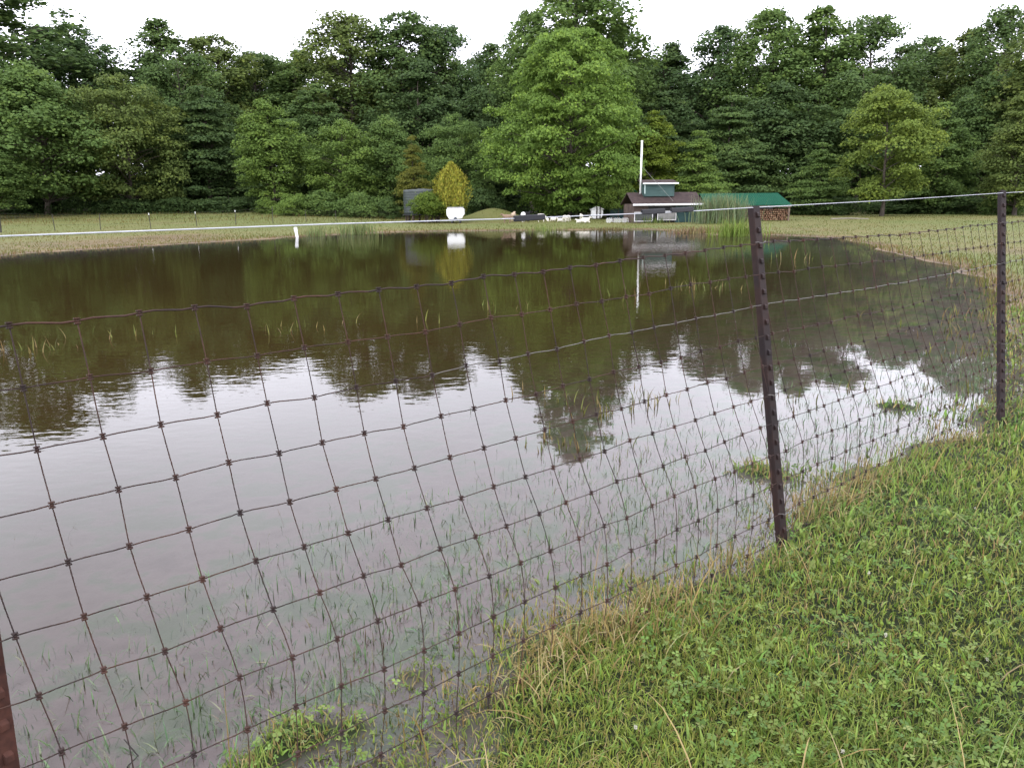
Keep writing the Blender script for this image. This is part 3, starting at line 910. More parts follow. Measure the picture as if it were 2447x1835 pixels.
RG = [(0.13, 0.17, 0.06), (0.16, 0.20, 0.08), (0.11, 0.15, 0.05), (0.18, 0.2, 0.08)]
reeds('reed_clump', 'thin reed clump just right of the white pipe', 752, 566, 50, 34, 130, RG, 81, group='reeds at the far bank')
reeds('reed_clump', 'widest reed clump at the far bank left of the white cart', 855, 562, 75, 44, 230, RG, 83, group='reeds at the far bank')
reeds('weed_reed_clump', 'short lime green reeds at the bank below the sheep', 1300, 553, 50, 22, 120, [(0.16, 0.20, 0.055), (0.13, 0.17, 0.045)], 85)  # a reed clump in separate stems, filed with the weeds
reeds('reed_clump', 'bright lime reed clump leaning at the bank left of the centre fence post', 1760, 566, 90, 50, 420, [(0.15, 0.205, 0.04), (0.18, 0.235, 0.05), (0.12, 0.17, 0.035)], 87, 0.42, 0.02, group='reeds at the far bank')
reeds('weed_reed_clump', 'rusty brown weeds at the water edge in front of the green wall', 1665, 558, 110, 22, 330, [(0.20, 0.13, 0.08), (0.16, 0.12, 0.06), (0.2, 0.17, 0.07)], 89, 0.5, 0.03)
reeds('weed_reed_clump', 'dark low weeds at the water edge below the lattice', 1455, 551, 60, 14, 160, [(0.12, 0.10, 0.04), (0.16, 0.13, 0.05)], 91, 0.5, 0.03)
reeds('pampas_clump', 'tall feathery grey green grass between the two sheds', 1722, 534, 85, 72, 1300, [(0.15, 0.20, 0.10), (0.18, 0.23, 0.12), (0.12, 0.17, 0.075), (0.2, 0.2, 0.11)], 93, 0.22, 0.024)
reeds('weed_reed_clump', 'pale green weeds in front of the shed windows', 1550, 533, 60, 20, 200, [(0.12, 0.17, 0.05), (0.15, 0.19, 0.05)], 95, 0.4, 0.03)

# ------------------------------------------------------------------ woven wire fence
BM_ = at_z(1875, 1310, 0.0)
_br = at_z(2393, 1015, 0.02)
FU = _br - BM_; FU[2] = 0; FU /= np.linalg.norm(FU)
FN = np.array([-FU[1], FU[0], 0])
LEAN = math.radians(10.5)
FUP = np.array([0, 0, math.cos(LEAN)]) + FN * math.sin(LEAN)
FOUT = np.cross(FU, FUP); FOUT /= np.linalg.norm(FOUT)

def sv(px, py):
    d = ray(px, py); o = np.array([0, 0, CAM_H])
    t = ((BM_ - o) @ FOUT) / (d @ FOUT)
    p = o + d * t - BM_
    return np.array([p @ FU, p @ FUP])

def fpt(s, v, o=0.0):
    return BM_ + FU * s + FUP * v + FOUT * o

def metal_rust(name, base, rust, scale, rough=0.6, stops=(0.42, 0.62)):
    t = NT(name)
    g = t.n('NewGeometry')
    f = t.noise(scale, 6, g.outputs['Position'])
    f2 = t.noise(scale * 5, 4, g.outputs['Position'])
    col = t.ramp(f, [(stops[0], base), (stops[1], rust)])
    col = t.mix(t.ramp(f2, [(0.4, (0, 0, 0)), (0.75, (0.6, 0.6, 0.6))]), col, tuple(c * 0.45 for c in rust))
    return t.done(col, rough, 0.2, 0.0, t.bump(f2, 0.4, 0.0012))

M['wire'] = metal_rust('fence_wire', (0.026, 0.018, 0.017), (0.060, 0.028, 0.019), 9)
M['post'] = metal_rust('post_steel', (0.015, 0.010, 0.0105), (0.026, 0.013, 0.010), 9, 0.65)
M['rustpost'] = metal_rust('post_rust', (0.055, 0.021, 0.014), (0.030, 0.013, 0.010), 14, 0.8)
M['zinc'] = simple('bright_wire', (0.12, 0.11, 0.10), (0.05, 0.044, 0.04), 30, 0.4, 0.5, 0, 0.0)
M['rope'] = simple('white_wire', (0.46, 0.47, 0.5), (0.34, 0.35, 0.38), 40, 0.45, 0.5)
M['blackplastic'] = simple('black_plastic', (0.008, 0.008, 0.011), (0.005, 0.005, 0.006), 20, 0.55, 0.25)

VROW = [1.055, 0.952, 0.849, 0.747, 0.645, 0.544, 0.440, 0.332, 0.226, 0.130, 0.040, -0.05]
GPROF = ([-0.06, 0.04, 0.13, 0.226, 0.332, 0.44, 0.547, 0.65, 0.75, 0.85, 0.95, 1.06], [0.30, 0.48, 0.78, 0.97, 1.0, 0.73, 0.46, 0.30, 0.19, 0.12, 0.07, 0.0])
GRIGHT = ([-0.06, 0.04, 0.13, 0.226, 0.332, 0.44, 0.547, 0.65, 0.75, 0.85, 0.95, 1.06], [-0.30, 0.05, 0.55, 0.90, 1.0, 0.80, 0.58, 0.40, 0.26, 0.16, 0.09, 0.0])
AMPL = ([-3.4, -2.2, -1.6, -1.4, -0.3, 0.12, 0.32, 0.53, 0.84, 1.04, 1.26, 1.6, 2.2, 3.2], [0.05, 0.060, 0.083, 0.094, 0.14, 0.169, 0.197, 0.225, 0.272, 0.30, 0.325, 0.31, 0.20, 0.15])

def node(i, j, rr):
    s0 = -3.32 + i * 0.1005 if True else 0
    if s0 > -0.9: s0 = -0.9 + (s0 + 0.9) * 1.025
    v = VROW[j]
    a = np.interp(s0, *AMPL)
    w = sstep(-0.6, 0.6, s0)
    gp = np.interp(v, *GPROF) * (1 - w) + np.interp(v, *GRIGHT) * w
    tl = np.interp(s0, [-3, -1.4, -0.3, 0.0, 0.5, 1.2, 2.3, 3], [1.052, 1.055, 1.085, 1.094, 1.089, 1.083, 1.095, 1.10])
    if j == 0: v = tl
    elif j < 5: v += (tl - 1.055) * (1.0 - 0.12 * j)
    elif s0 > -1.5: v += (tl - 1.055) * 0.45 * (j < 9)
    jit = rr[i, j]
    return s0 + a * gp + jit[0] * (0.3 if j < 2 else 1.0), v + jit[1]

def wire_fence():
    root = empty('wire_fence', BM_)
    tag(root, 'rusty woven wire fence leaning towards the pond on steel posts', 'fence')
    rr = np.random.default_rng(91).normal(0, 0.0024, (64, 12, 2))
    ncol, nrow = 63, 12
    N = np.array([[node(i, j, rr) for j in range(nrow)] for i in range(ncol)])
    PV = np.array([[fpt(*N[i, j]) for j in range(nrow)] for i in range(ncol)]) - BM_
    V, Q, B, BQ, o, ob = [], [], [], [], 0, 0
    for j in range(nrow):                                    # line wires, crimped between the stays
        pts = []
        for i in range(ncol if j != 2 else 20):
            pts.append(PV[i, j])
            if i < (ncol if j != 2 else 20) - 1:
                a, b = PV[i, j], PV[i + 1, j]
                k = 0.0020 if j == 0 else 0.0008
                for u_, sg in ((0.25, 1), (0.5, 0.2), (0.75, -1)):
                    pts.append(a * (1 - u_) + b * u_ + np.array([0, 0, sg * k]))
        rad = 0.0019 if j == 0 else 0.00125
        v, q_ = tube_np(pts, np.full(len(pts), rad), 5)
        V.append(v); Q.append(q_ + o); o += len(v)
    for i in range(ncol):                                    # stays
        pts = []
        for j in range(nrow):
            pts.append(PV[i, j])
            if j < nrow - 1:
                pp = PV[i, max(j - 1, 0)]; pn = PV[i, min(j + 2, nrow - 1)]
                pts.append((PV[i, j] + PV[i, j + 1]) * 0.5625 - (pp + pn) * 0.0625)
        v, q_ = tube_np(pts, np.full(len(pts), 0.00115), 5)
        V.append(v); Q.append(q_ + o); o += len(v)
    cube = np.array([[x, y, z] for x in (-1, 1) for y in (-1, 1) for z in (-1, 1)], float)
    cf = np.array([[0, 1, 3, 2], [4, 6, 7, 5], [0, 4, 5, 1], [2, 3, 7, 6], [0, 2, 6, 4], [1, 5, 7, 3]])
    for i in range(ncol):                                    # knots
        for j in range(nrow - 1):
            e = cube * np.array([0.0026, 0.0023, 0.0028])
            v = PV[i, j] + e[:, :1] * FU + e[:, 1:2] * FOUT + e[:, 2:] * FUP
            # waisted: pinch the middle with two lips
            V.append(v); Q.append(cf + o); o += 8
            for sg in (-1, 1):
                v2 = PV[i, j] + FUP * 0.0042 * sg + (cube * 0.0016)[:, :1] * FU * 2.9 + (cube * 0.0022)[:, 1:2] * FOUT * 1.9 + (cube * 0.0014)[:, 2:] * FUP
                V.append(v2); Q.append(cf + o); o += 8
    link('wire_mesh', mesh_np('wire_mesh', np.concatenate(V), [np.concatenate(Q)], M['wire'], smooth=False), root)
    pts = []                                                  # the third line wire is still bright zinc
    for i in range(19, ncol):
        pts.append(PV[i, 2])
        if i < ncol - 1:
            a, b = PV[i, 2], PV[i + 1, 2]
            pts += [a * 0.75 + b * 0.25 + np.array([0, 0, 0.001]), a * 0.25 + b * 0.75 - np.array([0, 0, 0.001])]
    v, q_ = tube_np(pts, np.full(len(pts), 0.00125), 5)
    zw = link('line_wire', mesh_np('line_wire', v, [q_], M['zinc'], smooth=True), root)
    zw['label'] = 'bright unrusted line wire'
    # smooth white wire along the post tops
    tw = [fpt(s, v2) - BM_ for s, v2 in ((-4.2, 1.18), (-2.203, 1.201), (-1.6, 1.2045), (-1.07, 1.204), (-0.4, 1.209), (0.03, 1.217), (1.2, 1.235), (2.49, 1.262), (3.6, 1.28))]
    fine = []
    for a, b in zip(tw[:-1], tw[1:]):
        for k in range(6): fine.append(a + (b - a) * k / 6)
    fine.append(tw[-1])
    v, q_ = tube_np(fine, np.full(len(fine), 0.0014), 6)
    link('top_wire', mesh_np('top_wire', v, [q_], M['rope'], smooth=True), root)
    # steel T-posts
    def tpost(b, t, mat, label=None, face=None, wide=1.0, buried=0.25):
        b = np.array(b); t = np.array(t)
        up = t - b; Lp = np.linalg.norm(up); up /= Lp
        vd = -b.copy(); vd[2] = 0; vd /= np.linalg.norm(vd)
        rt = np.array([-vd[1], vd[0], 0])
        an = math.radians(58 if face is None else face)
        a = vd * math.cos(an) + rt * math.sin(an)
        a = a - up * (a @ up); a /= np.linalg.norm(a)
        c = np.cross(up, a)
        R = Matrix(((a[0], c[0], up[0]), (a[1], c[1], up[1]), (a[2], c[2], up[2]))).to_4x4()
        mb = MB()
        h0, h1 = -buried, Lp
        hm = (h0 + h1) / 2
        mb.box((0, 0, hm), (0.006 * wide, 0.036 * wide, h1 - h0))
        mb.box((-0.018 * wide, 0, hm), (0.03 * wide, 0.0055 * wide, h1 - h0))
        z = h1 - 0.03
        while z > 0.02:
            poly = [(0.003, z + 0.010), (0.010, z + 0.003), (0.010, z - 0.008), (0.003, z - 0.011)]
            mb.prism([(x, zz) for x, zz in poly], -0.007, 0.007)
            z -= 0.0535
        o_ = mb.build('post', mat, root, bevel=0.0008)
        o_.matrix_local = Matrix.Translation(Vector(b - BM_)) @ R
        if label: o_['label'] = label
        return o_
    mid_b = BM_; mid_t = fpt(0.031, 1.222)
    tpost(mid_b + FOUT * 0.0, mid_t + FOUT * 0.0, M['post'], 'dark brown steel post')
    rb = fpt(2.216, 0.0); rb[2] = 0.02
    tpost(rb, fpt(2.492, 1.276), M['post'], 'far dark steel post', 52)
    lb = fpt(-2.13, -0.05); lt = lb + (FUP + FU * -0.16) * 1.28
    qa, qb = sv(-32, 1483), sv(20, 1835)
    ql = lambda v: qb[0] + (qa[0] - qb[0]) * (v - qb[1]) / (qa[1] - qb[1])
    tpost(fpt(ql(0.0), 0.0, -0.01), fpt(ql(1.24), 1.24, -0.01), M['rustpost'], 'rust red steel post at the near end', 30, 1.0)
    # wire ties round the posts
    def ties(s_at, vv):
        mb = MB()
        for v2 in vv:
            c = fpt(s_at(v2), v2, 0.006) - BM_
            pts = [c + FU * x * 0.026 + FOUT * (0.016 - 0.02 * x * x) + FUP * (0.003 * math.sin(5 * x)) for x in np.linspace(-1, 1, 9)]
            mb.tube(pts, 0.0013, 5)
        return mb
    for v_ in (1.094, 0.56, 0.132):
        ties(lambda v: 0.031 * v / 1.2, [v_]).build('wire_tie', M['zinc'], root)
    for v_ in (1.10, 0.88, 0.45):
        ties(lambda v: 2.216 + 0.27 * v / 1.27, [v_]).build('wire_tie', M['zinc'], root)
    return root
wire_fence()

def wire_sleeve(px0, py0, px1, py1, label):
    s0, v0 = sv(px0, py0); s1, v1 = sv(px1, py1)
    c = fpt((s0 + s1) / 2, (v0 + v1) / 2)
    L = abs(s1 - s0)
    mb = MB()
    # a split tube pinched flat: wide top lip, shorter bottom
    prof = [(-L / 2, 0.001), (L / 2, 0.001), (L / 2 * 0.99, -0.0055), (L / 2 * 0.93, -0.0115), (-L / 2 * 1.0, -0.0115)]
    mb.prism(prof, -0.004, 0.004)
    mb.tube([(-L / 2, 0, 0.0005), (L / 2, 0, 0.0005)], 0.0033, 8)
    o = mb.build('wire_sleeve', M['blackplastic'], None, bevel=0.0012)
    d = fpt(s1, v1) - fpt(s0, v0); d /= np.linalg.norm(d)
    nn = FOUT; upv = np.cross(nn, d) * -1
    if upv[2] < 0: upv = -upv
    yv = np.cross(upv, d)
    o.matrix_world = Matrix(((d[0], yv[0], upv[0], c[0]), (d[1], yv[1], upv[1], c[1]), (d[2], yv[2], upv[2], c[2]), (0, 0, 0, 1)))
    tag(o, label, 'plastic sleeve', 'black sleeves on the top wire')
wire_sleeve(1228, 519, 1301, 515, 'long black plastic sleeve on the top wire above the goats')
wire_sleeve(1533, 504, 1588, 501, 'black plastic sleeve on the top wire, left one of the close pair')
wire_sleeve(1603, 500, 1656, 497, 'black plastic sleeve on the top wire nearest the centre post')

# ------------------------------------------------------------------ field fence on the left
def field_fence():
    spots = [(2, 556, 509), (132, 552, 512), (240, 550, 511), (361, 548, 510), (471, 542, 507), (564, 538, 503), (652, 534, 494), (732, 531, 502), (804, 529, 504), (962, 524, 506)]
    g0 = ground(*spots[4][:2])
    root = empty('field_fence', g0)
    tag(root, 'thin wire fence on slim dark posts across the left field', 'fence')
    dm = simple('dark_post', (0.06, 0.055, 0.045), None, 8, 0.8, 0.2)
    wt = simple('post_tip', (0.7, 0.7, 0.68), None, 8, 0.6, 0.2)
    tops = []
    for k, (px, by, ty) in enumerate(spots):
        gnd = ground(px, by)
        h = at(px, ty, gnd[1])[2] - gnd[2]
        w = 0.035 if k else 0.09
        b = gnd - g0
        lean = random.Random(k).uniform(-0.05, 0.05)
        p = MB().tube([b + [0, 0, -0.1], b + [lean, 0, h]], [w / 2, w / 2], 6).build('post', dm, root)
        if k in (3, 4, 5):
            MB().tube([b + [lean, 0, h - 0.07], b + [lean * 1.0, 0, h + 0.01]], [w / 2 + 0.006] * 2, 6).build('tip', wt, p)
        tops.append((b, h, lean))
    mb = MB()
    for f in (0.35, 0.6, 0.82, 0.97):
        pts = [b + np.array([l * f, -0.02, h * f]) for b, h, l in tops]
        mb.tube(pts, 0.004, 4)
    mb.build('wire', dm, root)
field_fence()

# ------------------------------------------------------------------ white standpipe
def standpipe():
    c = at_z(710, 567, 0.0)
    root = empty('standpipe', (c[0], c[1], 0))
    tag(root, 'white capped plastic pipe standing in the pond near the far bank', 'pipe')
    wp = simple('white_pvc', (0.8, 0.8, 0.79), (0.72, 0.72, 0.7), 5, 0.4)
    h = at(706, 545, c[1])[2]
    x1 = at(706, 545, c[1])[0] - c[0]
    MB().tube([(0.01, 0, -0.5), (0, 0, 0), (x1, 0, h)], 0.052, 14).build('pipe', wp, root, smooth=False)
    MB().tube([(x1 * 0.72, 0, h - 0.12), (x1, 0, h + 0.005), (x1, 0, h + 0.025)], [0.062, 0.062, 0.045], 14).build('cap', wp, root)
standpipe()

# ------------------------------------------------------------------ white tank cart
M['white'] = simple('white_poly', (0.83, 0.83, 0.81), (0.77, 0.77, 0.74), 3, 0.45)
M['dark'] = simple('dark_steel', (0.035, 0.034, 0.036), None, 8, 0.6)
def cart():
    gnd = ground(1088, 534)
    Y = gnd[1]
    root = empty('tank_cart', gnd)
    tag(root, 'white tapered plastic tank on a low dark trolley by the far bank', 'tank')
    def X(px): return at(px, 510, Y)[0] - gnd[0]
    def Z(py): return at(1088, py, Y)[2] - gnd[2]
    poly = [(X(1073), Z(524)), (X(1067), Z(514)), (X(1067), Z(501)), (X(1070), Z(498)), (X(1105), Z(498)), (X(1108.5), Z(501)), (X(1108.5), Z(513)), (X(1102), Z(523))]
    MB().prism(poly, 0.0, 0.8).build('tank', M['white'], root, bevel=0.014)
    lid = MB().box(((X(1069) + X(1106)) / 2, 0.4, Z(496.6)), (X(1106) - X(1069), 0.84, 0.035)).build('lid', simple('grey_lid', (0.5, 0.5, 0.5), None, 5), root, bevel=0.01)
    MB().tube([(X(1098), 0.2, Z(496)), (X(1098), 0.2, Z(493))], 0.02, 8).build('vent', M['dark'], lid)
    a = [(X(1088) + 0.085 * math.cos(t), Z(524) + 0.11 * math.sin(t)) for t in np.linspace(0, math.pi, 9)]
    MB().prism(a, -0.012, 0.05).build('outlet', simple('grey_blue', (0.10, 0.11, 0.14), None, 5), root)
    z0 = Z(525)
    MB().box((X(1088), 0.4, z0 - 0.035), (X(1102) - X(1074), 0.74, 0.05)).build('trolley', M['dark'], root, bevel=0.008)
    for sx in (1079, 1098):
        for yy in (0.08, 0.7):
            MB().tube([(X(sx) - 0.03, yy, 0.06), (X(sx) + 0.03, yy, 0.06)], 0.07, 14).build('wheel', M['dark'], root)
cart()

# ------------------------------------------------------------------ dark water tank
def water_tank():
    Y = 40.6
    c = at(1010, 520, Y)
    gz_ = gz(c[0], Y)
    root = empty('water_tank', (c[0], Y, gz_))
    tag(root, 'dark grey green cylindrical water tank on a low stand behind a bush', 'water tank')
    t = NT('dark_poly')
    f = t.noise(4, 5)
    tm = t.done(t.ramp(f, [(0.3, (0.026, 0.033, 0.032)), (0.7, (0.045, 0.056, 0.052))]), 0.5, 0.35)
    def Z(py): return at(1000, py, Y - 0.9)[2] - gz_
    R = 0.95
    zb, zt = Z(513), Z(453)
    prof = [(R, zb)]
    n = 9
    for k in range(n):
        z = zb + (zt - 0.1 - zb) * (k + 1) / n
        prof += [(R, z - 0.02), (R + 0.003, z - 0.01), (R, z - 0.003)]
    prof += [(R - 0.01, zt - 0.05), (R - 0.05, zt - 0.01), (R * 0.6, zt + 0.01), (0.24, zt + 0.02)]
    MB().lathe(prof, n=40).build('tank', tm, root, smooth=True)
    MB().lathe([(0.24, zt + 0.01), (0.25, zt + 0.035), (0.2, zt + 0.045)], n=20).build('hatch', tm, root)
    MB().lathe([(R + 0.06, zb - 0.04), (R + 0.06, zb - 0.004)], n=32).build('stand_top', M['dark'], root)
    wood = simple('stand_wood', (0.12, 0.085, 0.06), (0.05, 0.04, 0.03), 7, 0.85)
    for k in range(8):
        a = 2 * math.pi * k / 8 + 0.3
        MB().box((math.cos(a) * 0.85, math.sin(a) * 0.85, (zb - 0.04) / 2 - 0.04), (0.09, 0.09, zb - 0.04 + 0.08), RZ(a)).build('leg', wood, root)
    MB().box((-0.12, -R - 0.02, zb + 0.1), (0.14, 0.05, 0.14), RX(0.0)).build('valve', simple('pale_valve', (0.5, 0.48, 0.42), None, 8), root, bevel=0.02)
water_tank()

# ------------------------------------------------------------------ sheds
def corrugated(name, c1, c2, pitch=0.09, axis_='X', rough=0.4):
    t = NT(name)
    tc_ = t.n('TexCoord'); s = t.n('SeparateXYZ'); t.l(tc_.outputs['Object'], s.inputs[0])
    m = t.n('Math', operation='MULTIPLY'); m.inputs[1].default_value = 2 * math.pi / pitch; t.l(s.outputs[axis_], m.inputs[0])
    sn = t.n('Math', operation='SINE'); t.l(m.outputs[0], sn.inputs[0])
    p = t.n('Math', operation='POWER'); 
    ab = t.n('Math', operation='ABSOLUTE'); t.l(sn.outputs[0], ab.inputs[0])
    f = t.noise(2.5, 5)
    col = t.ramp(f, [(0.3, c2), (0.7, c1)])
    return t.done(col, rough, 0.1, 0, t.bump(ab.outputs[0], 0.7, 0.012))

M['greenwall'] = corrugated('green_metal_wall', (0.038, 0.075, 0.072), (0.026, 0.052, 0.052))
M['greenroof'] = corrugated('green_metal_roof', (0.007, 0.060, 0.033), (0.005, 0.048, 0.027), 0.2, 'X', 0.85)
M['brownroof'] = simple('brown_shingle', (0.060, 0.042, 0.038), (0.034, 0.024, 0.023), 5, 0.9, 0.15, 0.01)
M['boards'] = corrugated('weathered_boards', (0.13, 0.10, 0.085), (0.06, 0.045, 0.04), 0.11, 'X', 0.85)
M['trim'] = simple('white_trim', (0.8, 0.8, 0.8), (0.7, 0.7, 0.7), 4, 0.5)
t_ = NT('lap_siding')
M['siding'] = corrugated('green_lap_siding', (0.060, 0.100, 0.092), (0.045, 0.078, 0.072), 0.13, 'Z', 0.55)
M['glass'] = simple('dull_glass', (0.30, 0.28, 0.27), (0.09, 0.10, 0.09), 1.6, 0.15, 0.5)
M['firewood'] = simple('split_wood', (0.21, 0.115, 0.065), (0.09, 0.05, 0.03), 8, 0.8, 0.2)
M['firewood_end'] = simple('wood_end', (0.34, 0.23, 0.14), (0.20, 0.12, 0.07), 12, 0.8, 0.2)

def shed():
    gnd = ground(1600, 532.5)
    rz = math.radians(7)
    p0 = ground(1510, 532.5)
    Y = gnd[1]
    root = empty('brown_roofed_shed', (at(1593, 500, Y)[0], Y, gnd[2]), rz)
    tag(root, 'small shed with brown shingle roof, white trim and green metal wall', 'shed')
    k = F / (Y * math.cos(PITCH))                      # px per metre here
    def X(px): return (px - 1593) / k
    def Z(py): return at(1593, py, Y)[2] - gnd[2]
    ze, zr = Z(487), Z(461) + 0.03
    dep = 1.7
    # walls: board wall on the left, green metal on the right
    MB().box(((X(1512) + X(1548)) / 2, 0.06, ze / 2 - 0.05), (X(1548) - X(1512), 0.1, ze + 0.1)).build('board_wall', M['boards'], root)
    MB().box(((X(1548) + X(1616)) / 2, 0.22, ze / 2 - 0.05), (X(1616) - X(1548) - 0.004, 0.1, ze + 0.1)).build('dark_wall', M['dark'], root)
    MB().box(((X(1616) + X(1674)) / 2, 0.06, ze / 2 - 0.05), (X(1674) - X(1616), 0.1, ze + 0.1)).build('green_wall', M['greenwall'], root)
    MB().box((X(1671), dep / 2 + 0.12, ze / 2 - 0.05), (0.09, dep, ze + 0.1)).build('end_wall', M['greenwall'], root)
    MB().box((X(1515), dep / 2 + 0.12, ze / 2 - 0.05), (0.09, dep, ze + 0.1)).build('end_wall', M['boards'], root)
    # roof: two slopes
    xl, xr = X(1506), X(1681)
    ov = 0.25
    roof = MB().prism([(0, 0), (1, 0), (1, 1), (0, 1)], 0, 1)
    roof.bm.free(); roof = MB()
    half = dep / 2 + ov
    def slope(y0, z0, y1, z1, th=0.05):
        vs = []
        for (y, z) in ((y0, z0), (y1, z1)):
            for x in (xl, xr):
                vs.append(roof.bm.verts.new((x, y, z))); vs.append(roof.bm.verts.new((x, y, z - th)))
        a = vs
        for f in ((0, 2, 6, 4), (1, 5, 7, 3), (0, 1, 3, 2), (4, 6, 7, 5), (0, 4, 5, 1), (2, 3, 7, 6)):
            roof.bm.faces.new([a[i] for i in f])
    slope(-ov, ze, half - ov, zr); slope(dep + ov, ze, half - ov + 0.004, zr)
    rf = roof.build('roof', M['brownroof'], root)
    MB().box(((xl + xr) / 2, -ov - 0.02, ze - 0.035), (xr - xl, 0.03, 0.075)).build('fascia', M['trim'], rf)
    MB().box((X(1620), -0.02, Z(491.5)), (X(1676) - X(1562), 0.06, 0.03)).build('trim_board', simple('grey_trim', (0.5, 0.47, 0.47), None, 5), root)
    # clerestory on the ridge
    cu = MB().box(((X(1542) + X(1616)) / 2, 0.62, (Z(463) + Z(439)) / 2 - 0.04), (X(1616) - X(1542), 0.6, Z(439) - Z(463) + 0.16)).build('clerestory', M['siding'], root)
    cr = MB().box(((X(1536) + X(1624)) / 2, 0.62, Z(436.5) + 0.05), (X(1624) - X(1536), 0.85, 0.05), RX(math.radians(11))).build('clerestory_roof', M['brownroof'], root)
    MB().box(((X(1536) + X(1624)) / 2, 0.19, Z(438.4)), (X(1624) - X(1536), 0.03, 0.06)).build('fascia', M['trim'], cr)
    MB().box((X(1542) + 0.012, 0.305, (Z(463) + Z(441)) / 2), (0.05, 0.03, Z(441) - Z(463))).build('corner_board', simple('pale_corner', (0.4, 0.5, 0.47), None, 6), cu)
    # tall white flue pipe
    pz = Z(337)
    fl = MB().tube([(X(1533.5), 0.45, Z(463)), (X(1534.5), 0.45, pz)], 0.042, 12).build('flue_pipe', M['white'], root, smooth=True)
    MB().lathe([(0.055, 0), (0.055, 0.05), (0.03, 0.07)], (X(1534.5), 0.45, pz - 0.02), 12).build('cap', M['white'], fl)
    MB().tube([(X(1534.3), 0.45, Z(395)), (X(1606), -0.15, Z(481))], 0.006, 4).build('guy_wire', simple('guy_wire', (0.3, 0.3, 0.28), None, 9), fl)
    # window sash and open frame leaning on the wall
    def sash(x0, x1, y0, y1, yoff, glass):
        s = MB()
        a, b, c, d = X(x0), X(x1), Z(y1), Z(y0)
        w = 0.035
        s.box(((a + b) / 2, yoff, d), (b - a + w, 0.03, w)); s.box(((a + b) / 2, yoff, c), (b - a + w, 0.03, w))
        s.box((a, yoff, (c + d) / 2), (w, 0.032, d - c - w - 0.002)); s.box((b, yoff, (c + d) / 2), (w, 0.032, d - c - w - 0.002))
        o = s.build('window', simple('sash_white', (0.62, 0.61, 0.6), None, 5), root)
        MB().box(((a + b) / 2, yoff + 0.012, (c + d) / 2), (b - a - 0.03, 0.008, d - c - 0.03)).build('pane', glass, o)
    sash(1571, 1616, 505, 526, -0.03, M['glass'])
    sash(1514, 1558, 507, 528, -0.03, simple('dark_pane', (0.045, 0.05, 0.045), (0.02, 0.025, 0.02), 3, 0.2, 0.5))
shed()

def old_shed():
    gnd = ground(1470, 531)
    Y = gnd[1] + 5.5
    k = F / (Y * math.cos(PITCH))
    x0 = at(1470, 500, Y)[0]
    z0 = gz(x0, Y)
    root = empty('green_outbuilding', (x0, Y, z0))
    tag(root, 'green outbuilding with a weathered board corner half hidden by the maple', 'shed')
    def X(px): return (px - 1470) / k
    def Z(py): return at(1470, py, Y)[2] - z0
    wall = MB().prism([(X(1458), -0.1), (X(1520), -0.1), (X(1520), Z(462)), (X(1502), Z(446)), (X(1484), Z(462)), (X(1484), Z(488)), (X(1458), Z(488))], 0, 1.6).build('wall', M['greenwall'], root)
    MB().box((X(1502), -0.08, Z(474) / 2 - 0.05), (X(1508) - X(1492), 0.12, Z(474) + 0.1)).build('board_corner', M['boards'], root)
    rf = MB()
    for sg in (-1, 1):
        a = math.atan2(Z(446) - Z(462), X(1502) - X(1484))
        L = math.hypot(Z(446) - Z(462), X(1502) - X(1484)) + 0.08
        cx = X(1502) + sg * (L / 2) * math.cos(a) * 1.0; cz = Z(446) - (L / 2) * math.sin(a) + 0.035
        rf.box((cx, 0.78, cz), (L, 1.8, 0.04), RY(sg * a))
    rf.build('roof', M['greenroof'], root)
    MB().box((X(1504), -0.22, Z(473)), (0.30, 0.22, 0.05)).build('porch_roof', M['trim'], root)
old_shed()

